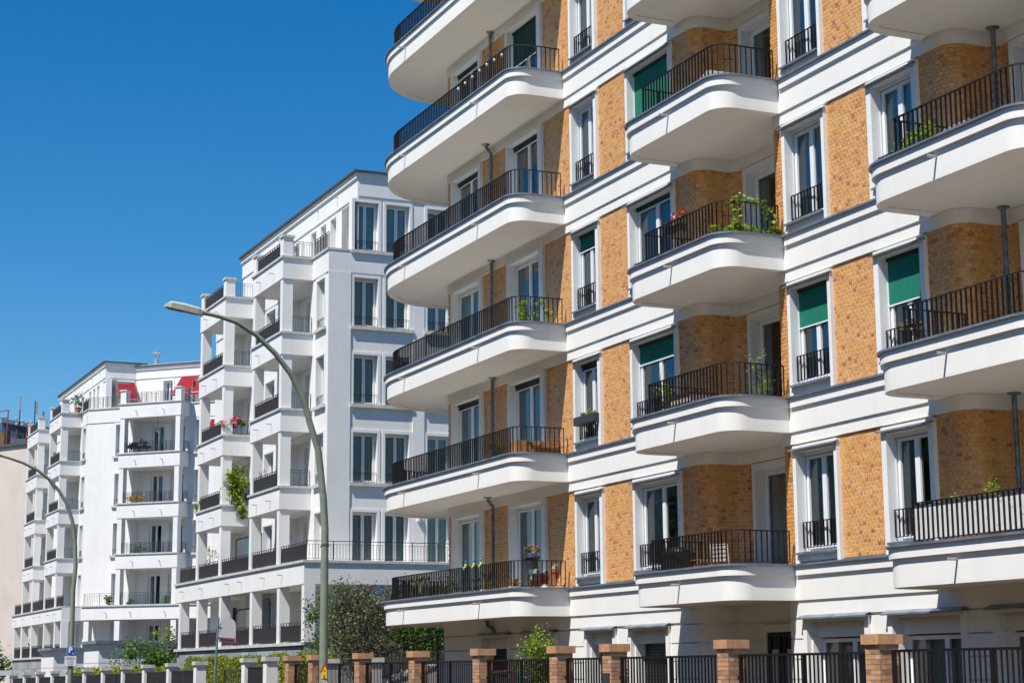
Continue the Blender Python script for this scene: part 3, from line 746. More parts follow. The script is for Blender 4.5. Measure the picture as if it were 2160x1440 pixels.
def white_building(dx, root, wing):
    Y0 = 3.34; o = (dx, Y0); X = lambda v: v + 0.0
    xr = -68.50 if not wing else -68.50
    xl = -86.0
    # main street wall, with recesses behind the stacks
    holes = []; wins = []
    for L in [2.76] + WL[:-1]:
        tz = L + 2.16
        holes += [(-77.42, -75.78, L, tz)]; wins.append((-77.42, L, 1.64, 2.16))
        if not wing or True: holes += [(-70.15, -68.85, L, tz)]; wins.append((-70.15, L, 1.30, 2.16))
        holes += [(-74.9, -71.0, L, L + 2.23), (-83.9, -80.0, L, L + 2.23)]
    w = MB(); wall_open(w, xl, xr, 0, WL[-1], holes)
    for hx in ((-74.9, -71.0), (-83.9, -80.0)):
        for L in [2.76] + WL[:-1]:
            a, c = hx; t = L + 2.23; d = .78
            w.quad((a, 0, L), (a, d, L), (a, d, t), (a, 0, t)); w.quad((c, d, L), (c, 0, L), (c, 0, t), (c, d, t)); w.quad((a, 0, L), (c, 0, L), (c, d, L), (a, d, L)); w.quad((a, d, t), (c, d, t), (c, 0, t), (a, 0, t))
            xh = (a + .9, a + 2.3); wall_open_local = MB()
            for q in (((a, d, L), (xh[0], d, L), (xh[0], d, t), (a, d, t)), ((xh[1], d, L), (c, d, L), (c, d, t), (xh[1], d, t)), ((xh[0], d, L + 2.1), (xh[1], d, L + 2.1), (xh[1], d, t), (xh[0], d, t))): w.quad(*q)
            window(root, (dx + xh[0], Y0 + d, L), 1.4, 2.1, apron=0, head=.12, yf=-.03, ydep=.2, cur=random.choice(['full', 'sides']), surround='white_plaster', slot=False, name='balcony_door')
    ob = w.build('street_wall', 'white_plaster', root); ob.location = (dx, Y0, 0)
    for x, z, W, H in wins: wwin(root, x, z, W, H, o, 0, guard=z > 6)
    # thin band around the top storey base
    bx = MB(); bx.box(dx + xl, dx + xr + (.0 if not wing else 0), Y0 - .04, Y0 + .3, 17.70, 18.585)
    cp = MB(); cp.box(dx + xl, dx + xr + .06, Y0 - .10, Y0 + 1.4, 18.585, 18.67)
    bx.build('band', 'white_plaster', root); cp.build('coping', 'concrete_coping', root)
    # slabs above the lower windows between the stacks
    # stacks
    loggia_stack(root, o, 0, -75.05, -70.58, 1.34, WL[1:], 5.89)
    loggia_stack(root, o, 0, -84.0, -79.50, 1.34, WL[1:], 5.89)
    # terrace at first floor
    tx = -67.16 if not wing else -68.1
    t = MB(); t.box(dx - 87.7, dx + tx, 2.0, Y0 + .02, 4.97, 5.79); ter = t.build('terrace', 'white_plaster', root)
    c = MB(); c.box(dx - 87.76, dx + tx + (.06 if not wing else 0), 1.93, Y0, 5.79, 5.89); c.build('coping', 'concrete_coping', ter)
    for x in (-86.0, -82.5, -77.9, -75.9, -72.5, -70.0):
        spout(dx + x, 2.0, 5.45).build('water_spout', 'spout_steel', ter)
    cols = [-86.98, -83.58, -79.61, -74.68, -70.76] + ([-67.28 - .22] if not wing else [-68.3 - .1])
    for x in cols:
        k = MB(); k.box(dx + x, dx + x + .34, 2.02, 2.46, 2.76, 4.97); k.build('column', 'white_plaster', root)
    for a, c in zip(cols[:-1], cols[1:]):
        railing(root, [(dx + a + .36, 2.10), (dx + c - .02, 2.10)], 2.76, .78, step=.105, individual=False, m='grey_rail', rail=(.035, .02), bar=(.012, .03), foot=.05, second=.12)
    ucols = [-87.5, -83.93, -79.9, -74.99, -70.9] + [tx]
    for a, c in zip(ucols[:-1], ucols[1:]):
        railing(root, [(dx + a + .38, 2.10), (dx + c - .06, 2.10)], 5.89, .72, step=.105, individual=False, m='grey_rail', rail=(.035, .02), bar=(.012, .03), foot=.05, second=.10)
    if not wing: railing(root, [(dx + tx - .08, 2.10), (dx + tx - .08, 12)], 5.89, .76, step=.125, individual=False, m='grey_rail', rail=(.035, .028), bar=(.014, .014), foot=.05, second=.13, lower=.07, posts=1.12)
    g = MB(); g.box(dx - 87.5, dx + tx - .05, 1.94, Y0, 2.64, 2.76); g.build('coping', 'concrete_coping', root)
    # stone plinth: courses of blocks, two joints
    pl = MB(); pl.box(dx - 87.4, dx + tx - .12, 2.10, Y0, 0, 2.64); plo = pl.build('plinth', 'grey_stone', root)
    bk = MB()
    for r, (z0, z1) in enumerate(((0, .66), (.68, 1.33), (1.35, 2.0), (2.02, 2.60))):
        x = -87.38 + (.6 if r % 2 else 0)
        while x < tx - .9:
            bk.box(dx + x, dx + x + 1.18, 2.04, 2.11, z0, z1, r=random.random()); x += 1.2
        if not wing:
            y = 2.05 + (.5 if r % 2 else 0)
            bk.box(dx + tx - .14, dx + tx - .07, 2.045, y, z0, z1, r=random.random())
            while y < 11: bk.box(dx + tx - .14, dx + tx - .07, y + .02, y + 1.18, z0, z1, r=random.random()); y += 1.2
    bk.build('stone_blocks', 'grey_block', plo, kind='stuff')
    # top storey set back
    yT = 4.57; hT = []
    for x0, x1, z0 in ((-70.12, -69.02, 18.75), (-72.15, -71.15, 18.75), (-73.5, -72.5, 18.75), (-74.85, -73.85, 18.75), (-77.6, -76.4, 18.75), (-80.2, -79.1, 18.75)):
        hT.append((x0, x1, z0, 20.86))
    w = MB(); wall_open(w, -85.8, xr if not wing else -69.35, 18.6, 22.0, hT); ot = w.build('street_wall', 'white_plaster', root); ot.location = (dx, yT, 0)
    for h in hT: wwin(root, h[0], h[2], h[1] - h[0], h[3] - h[2], (dx, yT), 0, guard=False, sill=False)
    # ledge and roof of the top storey
    xtr = xr if not wing else -69.35
    r = MB(); r.box(dx - 85.8, dx + xtr - .002, yT - .05, yT + .3, 20.97, 21.72); r.build('band', 'white_plaster', root)
    r = MB(); r.box(dx - 85.85, dx + xtr + (.08 if not wing else 0), yT - .13, yT + (.5 if wing else 14), 21.72, 21.97); r.build('cornice', 'white_plaster', root)
    r = MB(); r.box(dx - 85.95, dx + xtr + (.18 if not wing else 0), yT - .24, yT + (2.0 if wing else 15), 21.97, 22.05); r.build('roof', 'roof_dark', root)
    for x in (-71.0, -73.6, -79.5, -83.5): spout(dx + x, yT - .05, 21.5).build('water_spout', 'spout_steel', root)
    # roof terrace railing between the stacks
    railing(root, [(dx - 70.45, 3.34), (dx - 68.66, 3.36), (dx - 68.66, 3.38)] if not wing else [(dx - 70.45, 3.36), (dx - 68.66, 3.36)], 18.67, .72, step=.11, individual=False, m='grey_rail', rail=(.035, .02), bar=(.012, .025), foot=.05, second=.09)
    railing(root, [(dx - 79.4, 3.36), (dx - 75.1, 3.36)], 18.67, .72, step=.11, individual=False, m='grey_rail', rail=(.035, .02), bar=(.012, .025), foot=.05, second=.09)
    core = MB(); core.box(dx - 85.7, dx - 69.9, 5.9, 18, 0, 22.0); core.build('building_core', 'white_plaster', root)
    lw = MB(); lw.box(dx - 86.1, dx - 85.72, Y0 + .01, 18, 0, 18.6); lw.build('end_wall', 'white_plaster', root)

B2 = thing('apartment_building', 'white apartment building with stepped column balconies just left of the brick building', 'building')
white_building(0.0, B2, False)
# its side wall, facing the camera
o2 = (-68.5, 3.34); R90 = pi / 2
hs = []; ww = []
for L in WL + []:
    for y0, y1 in ((4.28, 5.57), (5.66, 6.95), (7.50, 8.80), (8.9, 10.2)):
        H = 2.16 if L < 18 else 2.17; hs.append((y0 - 3.34, y1 - 3.34, L, L + H)); ww.append((y0 - 3.34, L, y1 - y0, H))
for y0, y1 in ((4.28, 5.57), (5.66, 6.95), (7.50, 8.80)):
    hs.append((y0 - 3.34, y1 - 3.34, 2.76, 4.8)); ww.append((y0 - 3.34, 2.76, y1 - y0, 2.04))
w = MB(); wall_open(w, 0, 9.0, 0, 17.7, [h for h in hs if h[3] < 18.0]); wall_open(w, 0, 9.0, 17.7, 18.58, []); wall_open(w, 1.23, 9.0, 18.58, 22.0, [h for h in hs if h[2] > 18])
sw = w.build('side_wall', 'white_plaster', B2); sw.location = (-68.5, 3.34, 0); sw.rotation_euler = (0, 0, R90)
for x, z, W, H in ww: wwin(B2, x, z, W, H, o2, R90, guard=(z > 6 ), cur='green' if (int(z * 3) + int(x * 2)) % 3 else 'full')
b = MB(); b.box(-68.498, -68.46, 3.30, 12.3, 17.70, 18.585); b.build('band', 'white_plaster', B2)
b = MB(); b.box(-68.5, -68.40, 4.74, 12.3, 18.585, 18.67); b.build('coping', 'concrete_coping', B2)
b = MB(); b.box(-68.51, -68.45, 4.52, 12.3, 20.97, 21.72); b.build('band', 'white_plaster', B2)
# raised flat piers framing the window columns of the side wall
for y0, y1 in ((3.30, 4.26), (6.97, 7.48), (8.82, 8.88), (10.22, 12.3)):
    b = MB(); b.box(-68.5, -68.44, y0, y1, 5.9, 17.698); b.build('pier', 'white_plaster', B2)
b = MB(); b.box(-69.9, -67.3, 12.33, 18, 0, 22); b.build('end_wall', 'white_plaster', B2)
t = MB(); t.box(-68.5, -67.16, 3.36, 12.3, 4.97, 5.79); t.build('terrace', 'white_plaster', B2)
c = MB(); c.box(-68.5, -67.10, 3.342, 12.3, 5.79, 5.889); c.build('coping', 'concrete_coping', B2)
c = MB(); c.box(-68.5, -67.2, 3.35, 12.3, 2.64, 2.76); c.build('coping', 'concrete_coping', B2)
c = MB(); c.box(-68.49, -67.3, 3.35, 12.3, 0, 2.64); c.build('plinth', 'grey_stone', B2)
for y in (4.9,): 
    k = MB(); k.box(-67.62, -67.28, y, y + .46, 2.761, 4.97); k.build('column', 'white_plaster', B2)
railing(B2, [(-67.36, 2.5), (-67.36, 4.85)], 2.76, .78, step=.12, individual=False, m='grey_rail', rail=(.035, .02), bar=(.012, .02), foot=.05, second=.12, lower=.08)
spout(-67.16, 7.6, 5.30, R90).build('water_spout', 'spout_steel', B2)
spout(-67.16, 10.6, 5.30, R90).build('water_spout', 'spout_steel', B2)
wl = MB(); wl.box(-68.44, -68.32, 7.16, 7.26, 7.6, 7.95); wl.build('wall_lamp', 'pvc_white', B2)
# frosted wind screens on two terraces
for z in (2.76, 5.89):
    s = MB(); s.box(-79.05, -75.25, 2.60, 2.64, z + .1, z + 1.55); fr = MB()
    sc = s.build('wind_screen', 'glass_frosted', B2)
    for x in (-79.1, -76.0, -75.22): fr.box(x, x + .05, 2.58, 2.66, z, z + 1.6)
    fr.box(-79.1, -75.17, 2.58, 2.66, z + 1.56, z + 1.62); fr.build('screen_frame', 'black_metal', sc)

B3 = thing('apartment_building', 'white apartment building with column balconies and angled wing, farthest left behind the lamp posts', 'building')
DX3 = -49.5
white_building(DX3, B3, True)
P0 = (DX3 - 68.5, 3.34); R45 = pi / 4
for L in [2.76] + WL[:-1]: pass
hs = []; ww = []
for L in [2.76] + WL[:-1]:
    hs += [(2.05, 3.05, L, L + 2.16), (7.95, 9.0, L, L + 2.16), (9.8, 10.9, L, L + 2.16)]; ww += [(2.05, L, 1.0, 2.16), (7.95, L, 1.05, 2.16), (9.8, L, 1.1, 2.16)]
    hs += [(3.45, 7.35, L, L + 2.23)]
w = MB(); wall_open(w, 0, 14, 0, 18.6, hs)
for L in [2.76] + WL[:-1]:
    a, c = 3.45, 7.35; t = L + 2.23; d = .85
    w.quad((a, 0, L), (a, d, L), (a, d, t), (a, 0, t)); w.quad((c, d, L), (c, 0, L), (c, 0, t), (c, d, t)); w.quad((a, 0, L), (c, 0, L), (c, d, L), (a, d, L)); w.quad((a, d, t), (c, d, t), (c, 0, t), (a, 0, t))
    xs = [a, a + .75, a + 1.9, a + 2.25, a + 3.45, c]
    for q0, q1, full in ((xs[0], xs[1], 1), (xs[1], xs[2], 0), (xs[2], xs[3], 1), (xs[3], xs[4], 0), (xs[4], xs[5], 1)):
        z0 = L if full else L + 2.08
        w.quad((q0, d, z0), (q1, d, z0), (q1, d, t), (q0, d, t))
    for q0, q1 in ((xs[1], xs[2]), (xs[3], xs[4])):
        p = frame_pt(P0, R45, q0, d)
        window(B3, (p[0], p[1], L), q1 - q0, 2.08, rz=R45, apron=0, head=.1, yf=-.03, ydep=.16, cur='none' if L > 8 else 'sides', surround='white_plaster', slot=False, name='balcony_door')
wg = w.build('wing_wall', 'white_plaster', B3); wg.location = (P0[0], P0[1], 0); wg.rotation_euler = (0, 0, R45)
for x, z, W, H in ww: wwin(B3, x, z, W, H, P0, R45, guard=z > 6)
b = MB(); pbox(b, P0, R45, 0.02, 14, -.04, .2, 17.70, 18.585); b.build('band', 'white_plaster', B3)
b = MB(); pbox(b, P0, R45, 0.04, 14, -.10, 2.6, 18.585, 18.668); b.build('coping', 'concrete_coping', B3)
loggia_stack(B3, P0, R45, 3.16, 7.69, 1.2, WL[1:], 5.89)
t = MB(); pbox(t, P0, R45, .75, 14, -1.2, .02, 4.97, 5.79); tt = t.build('terrace', 'white_plaster', B3)
c = MB(); pbox(c, P0, R45, .78, 14, -1.27, 0, 5.79, 5.888); c.build('coping', 'concrete_coping', tt)
for x in (2.6, 4.4, 6.9): 
    p = frame_pt(P0, R45, x, -1.2); spout(p[0], p[1], 5.42, R45).build('water_spout', 'spout_steel', tt)
for x in (.95, 3.22, 7.3):
    k = MB(); pbox(k, P0, R45, x, x + .38, -1.15, -.75, 0, 4.97); k.build('column', 'white_plaster', B3)
for a, c in ((.9, 3.2), (3.6, 7.2), (7.7, 13)):
    railing(B3, xf(P0, R45, [(a, -1.1), (c, -1.1)]), 5.89, .74, step=.13, individual=False, m='grey_rail', rail=(.035, .02), bar=(.012, .02), foot=.05, second=.12, posts=1.5)
railing(B3, xf(P0, R45, [(-.5, -.05), (3.1, -.05)]), 18.67, .72, step=.12, individual=False, m='grey_rail', rail=(.035, .02), bar=(.012, .02), foot=.05, second=.1)
# top storey of the wing
yT3 = 4.57; xs3 = DX3 - 69.35
b = MB(); b.box(xs3 - 1.0, xs3 - .01, yT3 + .01, 7.2, 18.6, 21.0); b.build('side_wall', 'white_plaster', B3)
b = MB(); b.box(xs3 - .001, xs3 + .05, yT3 - .048, 7.2, 20.97, 21.72); b.build('band', 'white_plaster', B3)
b = MB(); b.box(xs3 + .001, xs3 + .12, yT3 - .128, 7.2, 21.72, 21.97); b.build('cornice', 'white_plaster', B3)
b = MB(); b.box(xs3 + .001, xs3 + .22, yT3 - .238, 7.3, 21.97, 22.05); b.build('roof', 'roof_dark', B3)
P1 = (xs3, 6.6)
hw = [(2.0, 2.95), (3.6, 4.7), (5.05, 6.15), (7.0, 8.0)]
w = MB(); wall_open(w, 0, 13, 18.6, 21.9, [(a, c, 18.7, 20.85) for a, c in hw]); wt = w.build('wing_wall', 'white_plaster', B3); wt.location = (P1[0], P1[1], 0); wt.rotation_euler = (0, 0, R45)
for a, c in hw: wwin(B3, a, 18.7, c - a, 2.15, P1, R45, guard=False, sill=False)
b = MB(); pbox(b, P1, R45, 0, 13, -.05, .2, 20.95, 21.55); b.build('band', 'white_plaster', B3)
b = MB(); pbox(b, P1, R45, 0, 13, -.14, 8, 21.55, 21.75); b.build('cornice', 'white_plaster', B3)
b = MB(); pbox(b, P1, R45, -.2, 13, -.24, 8, 21.75, 21.83); b.build('roof', 'roof_dark', B3)
core = MB(); pbox(core, P0, R45, 1.9, 14, 4.4, 12, 0, 21.5); core.build('building_core', 'white_plaster', B3)
def red_awning(x0, x1, o, rz, zt, drop, out, lab):
    t = thing('awning', lab, 'awning', group='red awnings on the roof storey')
    a = xf(o, rz, [(x0, -.06), (x1, -.06), (x1, -out), (x0, -out)])
    b = MB(); b.quad((*a[3], zt - drop), (*a[2], zt - drop), (*a[1], zt), (*a[0], zt)); b.quad((*a[3], zt - drop - .14), (*a[2], zt - drop - .14), (*a[2], zt - drop), (*a[3], zt - drop))
    b.build('awning_cloth', 'red_awning', t)
    r = MB(); r.tube([(*a[0], zt), (*a[1], zt)], .05, 8); r.tube([(*a[3], zt - drop), (*a[2], zt - drop)], .02, 6); r.tube([(*a[0], zt - drop - .4), (*a[3], zt - drop)], .014, 5); r.tube([(*a[1], zt - drop - .4), (*a[2], zt - drop)], .014, 5)
    r.build('awning_arm', 'pvc_white', t)
red_awning(.75, 1.9, (xs3, yT3 - .0), R90, 20.75, 1.35, 1.2, 'red awning pulled far down on the roof storey side wall, leftmost of the red awnings')
red_awning(3.55, 4.75, P1, R45, 20.95, 1.35, 1.3, 'red awning above the roof terrace, between the wall and the corner pier')
red_awning(5.0, 6.2, P1, R45, 20.95, 1.35, 1.3, 'red awning at the right end of the roof terrace beside the nearer building')
red_awning(9.2, 10.4, P0, R45, 17.5, 1.2, .5, 'small red awning on a window one storey below the roof terrace')

# chimneys on the roofs
def chimney(x, y, z, kind, lab):
    t = thing('roof_chimney', lab, 'chimney', (x, y, z), group='metal flues on the roof')
    if kind == 0:
        b = MB(); b.tube([(0, 0, 0), (0, 0, .55)], .17, 10); b.build('flue', 'spout_steel', t)
        b = MB()
        for k in range(6): a = k * pi / 3; b.tube([(.16 * cos(a), .16 * sin(a), .55), (.27 * cos(a), .27 * sin(a), 1.0)], .015, 4)
        b.tube([(0, 0, 1.0), (0, 0, 1.05)], .30, 10); b.build('flue_cowl', 'spout_steel', t)
    else:
        b = MB(); b.tube([(0, 0, -1), (0, 0, .75)], .10, 8); b.build('flue', 'pipe_zinc', t); b = MB(); b.tube([(0, 0, .75), (0, 0, .80)], .14, 8); b.build('flue_cap', 'pipe_zinc', t)
chimney(-120.0, 8.2, 22.05, 0, 'steel flue with an open basket cowl on the far white roof')
chimney(-117.2, 13.2, 22.0, 1, 'left one of two slim flues on the far white roof')
chimney(-116.6, 13.6, 22.0, 1, 'right one of two slim flues on the far white roof')

# ---------------- low annexes in front of the far building
def annex(x0, x1, y0, y1, z, lab, win=True):
    t = thing('entrance_annex', lab, 'annex')
    b = MB(); b.box(x0, x1, y0, y1, 0, z - 1.18); b.box(x0, x1, y0, y1, z - 1.14, z - .35); b.box(x0 + .03, x1 - .03, y0 + .03, y1 - .03, z - 1.2, z - 1.1)
    b.box(x0 - .05, x1 + .08, y0 - .10, y1, z - .35, z - .16); b.build('wall', 'white_plaster', t)
    b = MB(); b.box(x0 - .15, x1 + .2, y0 - .22, y1, z - .16, z); b.build('roof_edge', 'zinc', t)
    if win:
        b = MB(); b.box(x1 - .02, x1 + .02, y0 + .9, y0 + 2.6, .9, 1.75); b.build('window', 'window_surround', t)
annex(-99.6, -95.7, 0.0, 4.6, 3.33, 'white flat-roofed annex with grey zinc edge right of the parking sign')
annex(-112.7, -108.6, 0.0, 4.9, 3.15, 'smaller flat-roofed annex with zinc edge left of the parking sign pole')

# ---------------- pink wall building and blue-grey building with antennas
t = thing('pink_building', 'windowless salmon pink rendered gable wall at the far left edge', 'building')
fx = lambda y: -160.5 + (y - 4.0) * 1.78
A_ = [(fx(-6), -6), (fx(9), 9), (fx(9) - 14, 22), (fx(-6) - 20, 9)]
b = MB(); b.prism(A_, 0, 21.0); b.build('wall', 'pink_render', t, recalc=True)
b = MB(); b.prism([(x + .15 * (1 if k < 2 else -1), y - .15 * (1 if k < 2 else -1)) for k, (x, y) in enumerate(A_)], 21.003, 21.25); b.build('roof_edge', 'roof_dark', t, recalc=True)
t = thing('blue_grey_building', 'blue-grey flat-roofed building with roof antennas behind the pink wall', 'building')
def wedge(name, m, x, y0, y1, z0, za, zb, dep):
    b = MB(); V = [(x, y0, z0), (x, y1, z0), (x, y1, zb), (x, y0, za), (x - dep, y0, z0), (x - dep, y1, z0), (x - dep, y1, zb), (x - dep, y0, za)]
    b.v = V; b.f = [(0, 1, 2, 3), (5, 4, 7, 6), (3, 2, 6, 7), (4, 0, 3, 7), (1, 5, 6, 2)]; b.r = [0] * 5; return b.build(name, m, t)
wedge('upper_wall', 'blue_grey_render', -200, 9.9, 22, 0, 28.75, 27.0, 20); wedge('roof_edge', 'blue_grey_light', -199.8, 9.9, 22, 28.3, 28.85, 27.1, 20.5) if False else None
bb = MB(); bb.obox((-200, 16, 27.9), (.2, 0, 0), (0, 6.2, -.9), (0, 0, .22)); bb.build('roof_edge', 'blue_grey_light', t)
wedge('lower_wall', 'blue_grey_light', -190, -4, 11.2, 0, 26.4, 25.6, 9); wedge('lower_wall', 'blue_grey_light', -189, 11.2, 20, 0, 25.2, 24.6, 9)
for k in range(3):
    b = MB(); b.box(-189.98, -189.9, 8.9 + k * .85, 9.35 + k * .85, 24.5, 24.9); b.build('window', 'black_metal', t)
b = MB(); b.box(-199.9, -199.7, 12.0, 12.04, 25.5, 28.2); b.box(-199.9, -199.7, 11.3, 11.34, 25.6, 28.3); b.build('panel_joint', 'black_metal', t)
lad = MB()
for yy in (12.55, 12.85): lad.tube([(-199.4, yy, 25), (-199.4, yy, 28.6)], .03, 5)
for i in range(14): lad.tube([(-199.4, 12.55, 25.2 + i * .25), (-199.4, 12.85, 25.2 + i * .25)], .02, 4)
lad.build('ladder', 'antenna_dark', t)
def antenna(x, y, z, h, pan, lab):
    t = thing('antenna_mast', lab, 'antenna', (x, y, z), group='antenna masts on the blue-grey roof')
    b = MB(); b.tube([(0, 0, -3), (0, 0, h)], .06, 6); b.build('mast', 'antenna_dark', t)
    b = MB(); b.box(-.1, .1, pan[0] - .1, pan[0] + .1, h - pan[1], h - .1); b.build('panel_antenna', 'antenna_grey', t)
    b = MB()
    for dy, dz in ((-.35, .7), (.35, .5), (-.3, .15), (.3, .1)):
        b.ball((.1, dy, dz + .2), .12, .17, .2, 7, 4); b.tube([(0, 0, dz + .2), (.0, dy, dz + .2)], .03, 4)
    b.build('dish', 'antenna_grey', t)
antenna(-199.0, 11.55, 28.0, 3.4, (.0, 1.5), 'leftmost antenna mast on the blue-grey roof, thick pale panel on top')
antenna(-199.0, 13.15, 27.7, 3.3, (.22, 1.4), 'middle antenna mast on the blue-grey roof, slim with several dishes')
antenna(-199.0, 14.05, 27.5, 2.4, (.14, 1.7), 'right antenna mast on the blue-grey roof, nearest the white pier')
t = thing('rooftop_frame', 'red tubular scaffold poles and yellow box on top of the pink wall', 'scaffold')
b = MB(); b.tube([(-162, 4.7, 21), (-162, 4.8, 24.6)], .06, 5); b.tube([(-162, 4.0, 24.4), (-162, 4.8, 24.6)], .05, 5); b.tube([(-162, 4.0, 23.8), (-162, 4.8, 23.9)], .05, 5)
b.tube([(-162, 5.45, 21), (-162, 5.6, 22.9)], .06, 5); b.tube([(-162, 6.3, 21.2), (-162, 6.6, 23.6)], .06, 5); b.tube([(-162, 5.9, 21), (-162, 6.5, 21.9)], .06, 5); b.build('scaffold_pole', 'scaffold_red', t)
b = MB(); b.box(-163, -162.4, 3.4, 4.55, 21.1, 22.6); b.build('yellow_box', 'orange_board', t); b = MB(); b.box(-163.2, -162.5, 4.73, 5.15, 21.1, 22.95); b.build('dark_box', 'brown_pot', t)
b = MB(); b.box(-162.5, -162.0, 6.75, 7.4, 21.3, 22.1); b.build('brick_stub', 'board_frame', t)

# ================================================================== FENCES
BF = thing('street_fence', 'black metal railing fence between orange brick pillars along the pavement', 'fence')
PV = brick_variants('brick_pillar', .24, .063, .02, 8)
PX = [-52.36, -50.10, -46.12, -42.09, -38.06, -34.01, -31.62, -27.27, -22.92]
YF = -3.28
def pillar(x, individual):
    s = .36; top = 2.10
    b = MB(); b.box(x + .008, x + s - .008, YF + .008, YF + s - .008, 0, top - .15); p = b.build('pillar', 'mortar', BF)
    n = int((top - .15) / .075); bk = MB()
    for r in range(n):
        z0 = top - .15 - (r + 1) * .0752 + .009; z1 = z0 + .063
        ph = r % 2
        for face in range(4):
            segs = ((0, .24), (.25, .36)) if (ph + face) % 2 == 0 else ((0, .115), (.125, .36))
            for a, c in segs:
                if c - a < .03: continue
                t0 = 0.0 if face % 2 == 0 else .012; 
                if face == 0: bx = (x + a, x + c, YF, YF + .03)
                elif face == 1: bx = (x + s - .03, x + s, YF + max(a, .031), YF + c)
                elif face == 2: bx = (x + a, x + c - (.031 if c > .35 else 0), YF + s - .03, YF + s)
                else: bx = (x, x + .03, YF + max(a, .031), YF + min(c, s - .031))
                if bx[1] - bx[0] < .01 or bx[3] - bx[2] < .01: continue
                if individual and face in (0, 1) and z0 > 1.0:
                    q = MB(); q.box(*bx, z0, z1, r=random.random()); q.build('brick', 'brick_pillar', p)
                else: bk.box(*bx, z0, z1, r=random.random())
    if bk.f: bk.build('bricks', 'brick_pillar', p, kind='stuff')
    # cap: soldier bricks standing on edge, slightly proud
    e = .045; w = (s + 2 * e); nn = 6
    for k in range(nn):
        q = MB(); a = x - e + w * k / nn; q.box(a + .003, a + w / nn - .003, YF - e, YF + s * .36, top - .15, top - .002 + random.uniform(0, .004), r=.3 + .6 * random.random()); q.build('cap_brick', 'brick_pillar', p)
    for k in range(2):
        q = MB(); a = YF + s * .36 + .006 + (w - s * .36 - e) * k / 2
        q.box(x - e, x + s + e, a, a + (w - s * .36 - e) / 2 - .008, top - .15, top - random.uniform(0, .004), r=.3 + .6 * random.random()); q.build('cap_brick', 'brick_pillar', p)
    q = MB(); q.box(x - e + .006, x + s + e - .006, YF - e + .006, YF + s + e - .01, top - .149, top - .01); q.build('cap_bed', 'mortar', p)
for i, x in enumerate(PX): pillar(x, i >= 5)
def fence_panel(root, x0, x1, y, zt, gate=False, m='dark_rail', step=.112, ind=False):
    b = MB(); b.box(x0, x1, y - .022, y + .022, zt - .04, zt); b.box(x0, x1, y - .02, y + .02, .10, .14)
    b.box(x0, x0 + .05, y - .03, y + .03, 0, zt - .001); b.box(x1 - .04, x1, y - .03, y + .03, 0, zt - .001); mid = (x0 + x1) / 2
    if x1 - x0 > 2: b.box(mid - .03, mid + .03, y - .03, y + .03, 0, zt - .001)
    o = b.build('fence_panel', m, root)
    n = int((x1 - x0 - .1) / step)
    me = bar_mesh(zt - .18, .012, .03, m)
    if ind:
        for i in range(1, n): link_mesh('fence_bar', me, o, (x0 + .05 + (x1 - x0 - .09) * i / n, y, .14))
    else:
        c = MB()
        for i in range(1, n): xx = x0 + .05 + (x1 - x0 - .09) * i / n; c.box(xx - .006, xx + .006, y - .010, y + .010, .14, zt - .04)
        c.build('fence_bars', m, o, kind='stuff')
    return o
for i in range(len(PX) - 1):
    x0 = PX[i] + .36 + .06; x1 = PX[i + 1] - .03
    fence_panel(BF, x0, x1, YF + .20, 1.85, ind=(i >= 4))
    h = MB(); h.box(x0 - .06, x0, YF + .17, YF + .23, 1.45, 1.49); h.build('hinge', 'black_metal', BF)
fence_panel(BF, PX[-1] + .42, PX[-1] + 5, YF + .20, 1.87, ind=True)
ic = MB(); ic.box(PX[6] + .05, PX[6] + .31, YF - .03, YF, 1.18, 1.55); ic.build('intercom', 'dark_pot', BF)

WF = thing('street_fence', 'white square-capped pillars with dark railing panels along the pavement in front of the white buildings', 'fence')
WX = [-103.2, -98.98, -95.0, -90.9, -86.95, -82.95, -78.9, -75.0, -71.1, -67.12, -63.12, -57.02, -54.6]
def wz(x): return 2.07 + (x + 57) * .0083
def wpillar(x, y=YF, s=.36, zt=None, root=WF):
    zt = zt or wz(x)
    b = MB(); b.box(x, x + s, y, y + s, 0, zt - .13); p = b.build('pillar', 'white_plaster', root)
    b = MB(); b.box(x - .05, x + s + .05, y - .05, y + s + .05, zt - .13, zt); b.build('pillar_cap', 'concrete_coping', p)
for x in WX: wpillar(x)
for a, c in zip(WX[:-1], WX[1:]):
    if abs(a + 63.12) < .1:
        o = fence_panel(WF, a + .42, c - .05, YF + 1.0, wz(c) - .33, m='grey_rail', step=.22)
    else: fence_panel(WF, a + .42, c - .04, YF + .12, wz(a) - .26, m='grey_rail', step=.075)
SF = thing('side_fence', 'pair of white capped pillars and thin railing of the side passage behind the brick pillars', 'fence')
for (x, y, z) in ((-57.6, -2.2, 1.98), (-48.2, -2.25, 2.0), (-52.0, -2.25, 2.0)): wpillar(x, y, .38, z, SF)

# ================================================================== SIDE YARD between the buildings
Y1 = thing('retaining_wall', 'pale concrete retaining wall of the planted yard between the two buildings', 'wall')
b = MB(); b.box(-66.6, -66.0, 2.6, 13, 0, 2.28); b.build('wall', 'concrete_coping', Y1)
b = MB()
for y in (4.2, 5.8, 7.4, 9.0): b.box(-66.0, -65.985, y, y + .02, 0, 2.1)
b.build('joint', 'black_metal', Y1)
b = MB(); b.box(-66.8, -65.9, 2.5, 13, 2.28, 2.4); b.build('coping', 'concrete_coping', Y1)
Y2 = thing('stair', 'outdoor stair with black sloping handrail beside the brick building', 'stair')
st = MB()
for i in range(9): st.box(-57.6, -56.02, .15 + i * .32, .47 + i * .32, 0, .92 + .11 * i)
st.box(-57.6, -56.02, 3.03, 9, 0, 1.84); st.build('steps', 'concrete_coping', Y2)
b = MB()
for s_ in (0, 1):
    pass
